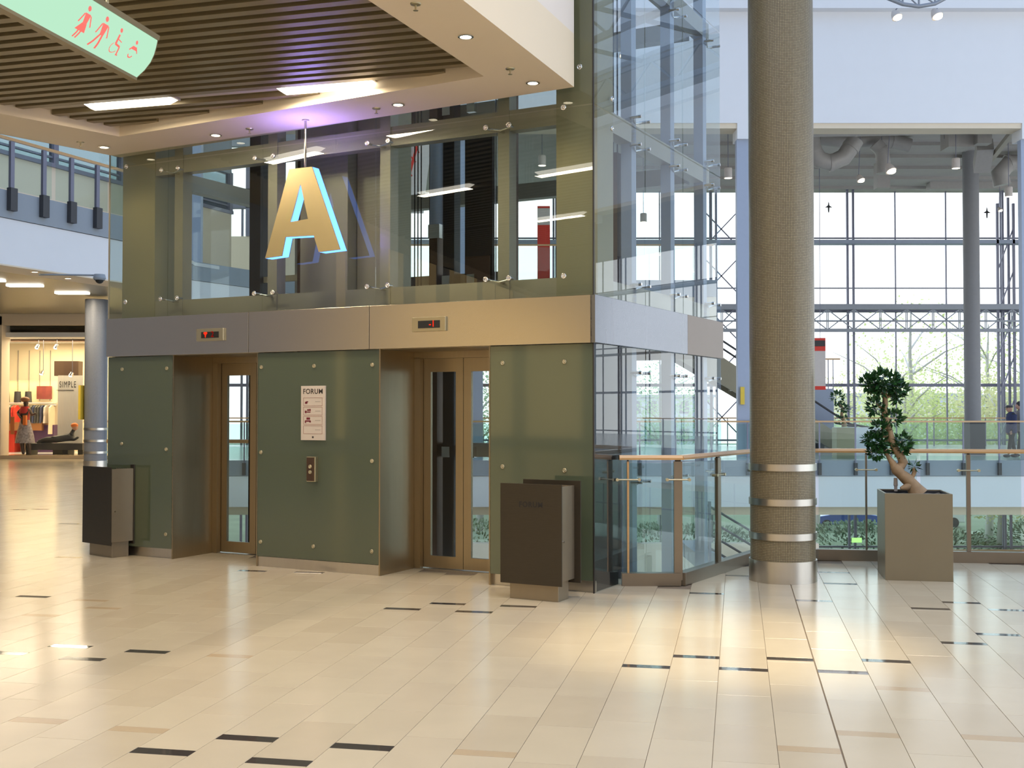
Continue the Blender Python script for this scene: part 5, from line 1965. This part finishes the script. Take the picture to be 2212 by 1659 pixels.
# mannequins
def skin_fig(name, parent, V, E_, rad, mat):
    me = bpy.data.meshes.new(name)
    o0 = world_loc(parent)
    me.from_pydata([Vector(v) - o0 for v in V], E_, [])
    ob = bpy.data.objects.new(name, me)
    COL.objects.link(ob)
    ob.parent = parent
    ob.modifiers.new('skin', 'SKIN')
    for i, sv in enumerate(me.skin_vertices[0].data):
        sv.radius = (rad[i], rad[i])
    me.skin_vertices[0].data[0].use_root = True
    sb = ob.modifiers.new('sub', 'SUBSURF')
    sb.levels = sb.render_levels = 2
    me.materials.append(mat)
    return ob


mx = sp(54, 985, .3)
mm = thing('standing_mannequin', 'standing mannequin in red top and patterned skirt wearing a cap', 'mannequin', (mx.x, mx.y, .12))


def Q(u, v, dy=.3):
    return sp(u, v, dy)


skin_fig('body', mm, [Q(52, 925), Q(54, 905), Q(55, 886), Q(56, 878), Q(56, 866), Q(64, 886), Q(70, 897), Q(78, 893, .1), Q(45, 886), Q(38, 892), Q(46, 904, .1),
                      Q(48, 945), Q(48, 965), Q(51, 982), Q(58, 945), Q(64, 965), Q(65, 982)],
         [(0, 1), (1, 2), (2, 3), (3, 4), (2, 5), (5, 6), (6, 7), (2, 8), (8, 9), (9, 10), (0, 11), (11, 12), (12, 13), (0, 14), (14, 15), (15, 16)],
         [.15, .13, .15, .06, .10, .06, .045, .035, .06, .045, .035, .10, .065, .045, .10, .065, .045], M['rail_brown'])
mt = MB()
n_ = 16
for prof_, m_, nm in (([(.15, 912), (.145, 900), (.19, 888), (.12, 878)], M['red'], 'top'), ([(.32, 957), (.28, 940), (.20, 920), (.15, 907)], pmat('patterned_skirt', (.42, .36, .34), .7, var=.9, scale=16), 'skirt')):
    mb = MB()
    vs = []
    for r_, v_ in prof_:
        c = Q(54, v_)
        vs += [c + Vector((r_ * math.cos(2 * math.pi * k / n_), r_ * .7 * math.sin(2 * math.pi * k / n_), 0)) for k in range(n_)]
    mb.add(vs, [(i * n_ + k, i * n_ + (k + 1) % n_, (i + 1) * n_ + (k + 1) % n_, (i + 1) * n_ + k) for i in range(3) for k in range(n_)], True)
    mb.build(nm, m_, mm)
MB().ball(Q(54, 863), .13, 14, (1.15, 1, .7)).build('cap', M['shopwood'], mm)
MB().box(Q(37, 0).x, Q(45, 0).x, YSH + .1, YSH + .13, Q(0, 938).z, Q(0, 900).z).build('scarf', M['orange'], mm)
o = MB().box(Q(66, 0).x, Q(72.5, 0).x, YSH + .0, YSH + .12, Q(0, 918).z, Q(0, 897).z).build('orange_bag', M['orange'])
tag(o, 'small orange bag held at the standing mannequin', 'bag')
lm = thing('lying_mannequin', 'mannequin in dark clothes lying on the platform bench with raised head', 'mannequin', sp(130, 957, .8))
skin_fig('body', lm, [Q(128, 947, .8), Q(140, 946, .8), Q(150, 944, .8), Q(155, 938, .8), Q(158, 930, .8), Q(162, 925, .8), Q(118, 951, .8), Q(100, 954, .8), Q(78, 955, .8), Q(160, 950, .7), Q(170, 944, .7), Q(114, 949, .7), Q(100, 948, .7), Q(82, 953, .7)],
         [(0, 1), (1, 2), (2, 3), (3, 4), (4, 5), (0, 6), (6, 7), (7, 8), (2, 9), (9, 10), (0, 11), (11, 12), (12, 13)],
         [.15, .12, .14, .09, .05, .08, .10, .07, .04, .05, .035, .10, .07, .04], M['rubber'])
MB().ball(Q(162, 923, .8), .10, 12, (1, 1, 1.1)).build('head', M['skin'], lm)
MB().ball(Q(161, 919, .8), .11, 12, (1.1, 1, .8)).build('hair', M['orange'], lm)
# ceiling spots in the shop
for (u, v, lb) in ((90, 808, 'adjustable spot lamp hanging before the shop wall panels'), (153, 812, 'adjustable spot lamp in front of the poster panel'), (80, 752, 'small spot lamp under the dark shop bulkhead at left'), (120, 752, 'small spot lamp under the dark shop bulkhead at right')):
    P = sp(u, v, 1.2)
    t = thing('shop_spot', lb, 'spot lamp', P, 'spot lamps in the clothes shop')
    MB().tube([P + Vector((.05, 0, .12)), P], [.05, .08], 12).build('shade', M['chrome'], t)
    MB().ball(P, .07, 10, (1, 1, .5)).build('bulb', M['down'], t)
    MB().tube([P + Vector((.05, 0, .12)), Vector((P.x + .05, P.y, 3.95))], .01, 6).build('stem', M['mull'], t)
# CCTV housing
P = onY(215, 603, 24)
t = thing('security_camera', 'grey dome security camera beside the upper left of the lift tower', 'security camera', P)
MB().lathe([(.0001, .10), (.11, .10), (.13, .02), (.11, -.02)], P, 18).build('housing', M['slabgrey'], t)
MB().ball(P - Vector((0, 0, .02)), .085, 14, (1, 1, .9)).build('dome', M['black'], t)
MB().tube([P + Vector((0, 0, .08)), P + Vector((-1.35, .2, .12))], .02, 8).build('arm', M['slabgrey'], t)
# yellow info panel on the column edge
o = MB().box(-11.73, -11.67, 31.05, 31.35, 1.32, 2.25).build('yellow_info_panel', M['yellow'])
tag(o, 'narrow yellow and orange panel on the left flank of the blue grey column', 'sign')

# ================================================================== BEHIND THE CAMERA (seen in reflections only)
hb = struct_root('wall_rear', (0, -13, 0), 'rear wall of the hall with added warm glow panels')
struct('rear_face', MB().box(-34, 22, -13.4, -13.0, 0, 12.6), M['rearwall'], hb)
for k in range(8):  # added glowing panels that give the steel band warm reflections
    struct('glow_panel', MB().box(-33 + k * 6.4, -29 + k * 6.4, -12.98, -12.95, .4, 8.5 if k == 0 else 3.3), M['warmglow'], hb)
struct('wall_west', MB().box(-34.4, -34, -14, 44, 0, 12.6), M['rearwall'])
for k in range(5):  # added glow strips, spaced to lay golden bands into the steel's reflection
    struct('glow_panel', MB().box(-33.98, -33.95, (-12.9, -11.0, -8.9, -7.3, -4.6)[k], (-11.3, -9.6, -7.9, -6.6, -4.2)[k], .4, 8.5), M['warmglow'], hb)

# warm spot from the atrium lamps; the loop adds fill spots brightening the floor
spot('hall_spot', (2.4, 5.4, 11.5), (1.45, 7.9, 0), 5000, (1.0, .82, .50), 16, .95, .12)
for (x, y, p_) in ((-3.0, 4.5, 40), (0.8, 4.2, 1700), (4.0, 5.0, 900), (-7, 9, 300), (-7.5, 16, 500), (-9.5, 22, 500)):
    spot('hall_spot', (x, y, 11.5 if x > -1 else 4.3), (x, y, 0), p_ * (1 if x > -1 else .25), WARM if x < 0 else (1.0, .86, .68), 110, .9, .25)

# ================================================================== OUTSIDE
def tree(x, y, h, r_, n_, mi, label, grp, sparse=1.0):
    t = thing('tree', label, 'tree', (x, y, -6.15), grp)
    b = MB()
    z0 = -6.15
    b.tube([(x, y, z0), (x + .2, y, z0 + h * .4), (x, y, z0 + h * .8), (x + .1, y, z0 + h)], [.25, .18, .10, .03], 8)
    for k in range(14):
        a = random.uniform(0, 2 * math.pi)
        zz = z0 + h * random.uniform(.3, .85)
        l_ = r_ * random.uniform(.5, 1.0)
        b.tube([(x, y, zz), (x + math.cos(a) * l_ * .5, y + math.sin(a) * l_ * .5, zz + l_ * .35), (x + math.cos(a) * l_, y + math.sin(a) * l_, zz + l_ * .55)], [.07, .045, .015], 6)
    b.build('trunk', M['barkgrey'], t)
    mb = MB()
    for _ in range(int(n_ * 1.7)):
        d = Vector((random.gauss(0, 1), random.gauss(0, 1), random.gauss(0, 1))).normalized()
        rr = random.random() ** .45
        c = Vector((x + d.x * r_ * rr, y + d.y * r_ * rr, z0 + h * .62 + d.z * h * .42 * rr))
        a = Vector((random.uniform(-1, 1), random.uniform(-1, 1), random.uniform(-1, 1))).normalized()
        b_ = a.cross(Vector((.3, .5, .8))).normalized()
        s_ = random.uniform(.06, .19)
        mb.add([c, c + a * s_, c + a * s_ * .6 + b_ * s_ * .8, c + b_ * s_ * .5], [(0, 1, 2, 3)])
    mb.build('foliage', M['treeleaf'][mi], t, kind='stuff')


random.seed(21)
tr_list = [(21.5, 62, 13.5, 4.0, 1300, 0), (26.5, 64, 12.5, 4.0, 1700, 0), (31, 66, 14, 4.5, 1900, 1), (19.0, 72, 9.8, 3.0, 2600, 1), (29, 60, 10.5, 3.5, 4200, 0), (24, 72, 11, 5, 4500, 1),
           (20.5, 60, 9.0, 3.4, 5500, 0), (25.0, 59, 9.3, 3.2, 5500, 1), (35, 64, 13, 5, 2500, 0), (9, 70, 10.5, 3.5, 2500, 2), (3.5, 72, 11, 4, 2500, 2), (-2, 70, 12, 4, 2500, 2), (-7, 70, 11, 4, 2000, 0), (42, 66, 13, 5, 2000, 0), (50, 68, 13, 5, 2000, 1)]
wordy = ['tall airy pale tree behind the right window panes', 'airy yellow green tree right of the grey column', 'tall pale tree at the right picture edge', 'low yellow green tree left of the grey column', 'dense yellow tree behind the two people',
         'broad pale tree far behind the grey column', 'bushy yellow tree behind the big ficus', 'bushy pale tree beside the lattice mast', 'broad tree beyond the right picture edge', 'dark green tree behind the lift side glass',
         'dark green tree seen through the right lift door', 'dark green tree seen between the lifts', 'yellow green tree behind the left lift door', 'broad tree outside the picture on the right', 'pale tree outside the picture on the right']
for (a, lb) in zip(tr_list, wordy):
    tree(*a, lb, 'spring trees outside the window wall')
# hedges in the lower garden
for i, (x, y, l_, lb) in enumerate([(9, 60, 9, 'clipped green shrub bed below the bridge at left'), (20, 61, 10, 'clipped green shrub bed below the bridge at right'), (31, 62, 9, 'green shrub bed beyond the lower right window'), (-3, 62, 10, 'green shrub bed behind the lift tower')]):
    mb = MB()
    mb.box(x - l_ / 2, x + l_ / 2, y - 6, y + 6, -6.15, -5.6)
    leaves(mb, (x, y, -5.5), l_ / 2 + .6, 7.5, .9, 5200, .20)
    tag(mb.build('hedge', M['hedge']), lb, 'hedge', 'shrub beds in the garden', 'stuff')
# parked vehicles outside
def car(x, y, mat, label):
    t = thing('car', label, 'car', (x, y, -6.15))
    z = -6.15
    body = [(-2.1, .35), (-2.1, .85), (-1.2, .98), (-.6, 1.45), (.9, 1.45), (1.5, 1.0), (2.1, .9), (2.1, .35)]
    MB().extr([(x + a, y - .85, z + b) for a, b in body], (0, 1.7, 0)).build('body', mat, t, bevel=.05)
    wn = [(-1.0, 1.0), (-.55, 1.38), (.85, 1.38), (1.3, 1.0)]
    MB().extr([(x + a, y - .865, z + b) for a, b in wn], (0, 1.73, 0)).build('windows', M['black'], t)
    for wx in (-1.35, 1.35):
        for yy in (-.88, .68):
            MB().tube([(x + wx, y + yy, z + .34), (x + wx, y + yy + .2, z + .34)], .34, 16).build('wheel', M['black'], t)


car(21.5, 74.5, pmat('blue_car_paint', (.05, .10, .45), .3, coat=.5), 'dark blue car parked beyond the lower window')
car(27.5, 76.0, pmat('white_car_paint', (.7, .7, .72), .3, coat=.5), 'white car parked beyond the lower right window')
# distant buildings
for (x, y, wd, h, lb) in ((48, 150, 26, 9.6, 'long pale building far outside the windows'), (20, 165, 18, 9.6, 'low grey building far away behind the lift'), (78, 160, 22, 9.6, 'distant building at the right horizon')):
    t = thing('distant_building', lb, 'building', (x, y, -6.3))
    MB().box(x - wd / 2, x + wd / 2, y, y + 8, -6.3, h - 6.3).build('walls', M['building'], t)
    MB().box(x - wd / 2 - .3, x + wd / 2 + .3, y - .3, y + 8.3, h - 6.3, h - 5.9).build('roof', M['slabgrey'], t)
    f0 = None
    for j in range(3):
        for i in range(7):
            px_ = x - wd / 2 + 1.5 + i * (wd - 3) / 6.5
            pz_ = -3 + j * 4
            if pz_ > h - 8.3:
                continue
            if f0 is None:
                f0 = MB().box(px_, px_ + 1.4, y - .05, y, pz_, pz_ + 1.8).build('window', M['mull'], t)
                b0_ = (px_, pz_)
            else:
                part_copy(f0, (px_ - b0_[0], 0, pz_ - b0_[1]))
hr_ = thing('hall_railing', 'short oak railing end beside the left flank of the lift tower', 'railing', (-4.4, 16.15, 0))
MB().bar((-5.72, 16.25, 1.15), (-3.1, 16.0, 1.15), .08, .05).build('handrail', M['wood'], hr_)
for k_ in (0.03, 0.5, 0.97):
    x_, y_ = -5.72 + 2.62 * k_, 16.25 - .25 * k_
    MB().box(x_ - .02, x_ + .02, y_ - .02, y_ + .02, -.05, 1.13).build('post', M['steel_rail'], hr_)
MB().bar((-5.6, 16.24, .6), (-3.2, 16.01, .6), .012, .95).build('glass_pane', M['glass'], hr_)
# lower storey pieces: oak rail, stair with rails, exit sign
lr = thing('lower_railing', 'oak handrail of the lower storey seen below the far bridge', 'railing', (18, 50.5, -6))
MB().box(8, 32, 50.45, 50.55, -4.72, -4.55).build('handrail', M['wood'], lr)
for k in range(9):
    MB().box(8.5 + k * 2.8, 8.56 + k * 2.8, 50.46, 50.54, -6, -4.72).build('post', M['mull'], lr)
for (u, v, Y, lb) in ((1851, 1167, 45, 'small glowing green exit sign hanging under the far bridge'), (1521, 1121, 30, 'small glowing green exit sign low behind the railing')):
    P = onY(u, v, Y)
    t = thing('exit_sign', lb, 'sign', P)
    k_ = Y / 45
    MB().box(P.x - .19 * k_, P.x + .19 * k_, P.y, P.y + .05, P.z - .09 * k_, P.z + .09 * k_).build('lit_face', emat('exit_green', (.45, .95, .25), 1.6), t)
    MB().tube([P + Vector((0, .02, .09)), Vector((P.x, P.y + .02, -1.46))], .012, 6).build('hanger', M['mull'], t)
st = thing('lower_stair', 'flight of stairs with dark rail bars descending behind the near railing', 'stairs', (4.2, 20, -6))
for k in range(16):
    MB().box(3.2 + k * .32, 3.54 + k * .32, 20, 22, -.9 - k * .19 - .25, -.9 - k * .19).build('step', M['slabgrey'], st)
for k in range(4):
    MB().tube([(3.2, 19.95, .05 - k * .24), (8.4, 19.95, -3.05 - k * .24)], .02, 8).build('rail_bar', M['rubber'], st)
for k in range(4):
    MB().box(3.4 + k * 1.6, 3.45 + k * 1.6, 19.93, 19.98, -1.1 - k * .95, .0 - k * .95).build('post', M['mull'], st)
MB().extr([(3.0, 19.9, -1.15), (8.6, 19.9, -4.5), (8.6, 19.9, -4.9), (3.0, 19.9, -1.6)], (0, .05, 0)).build('stringer', M['slabgrey'], st)
# mid-depth wall below, left end
struct('wall_lower', MB().box(-13.5, 8.0, 30, 30.3, -6, -1.9), M['cream'])
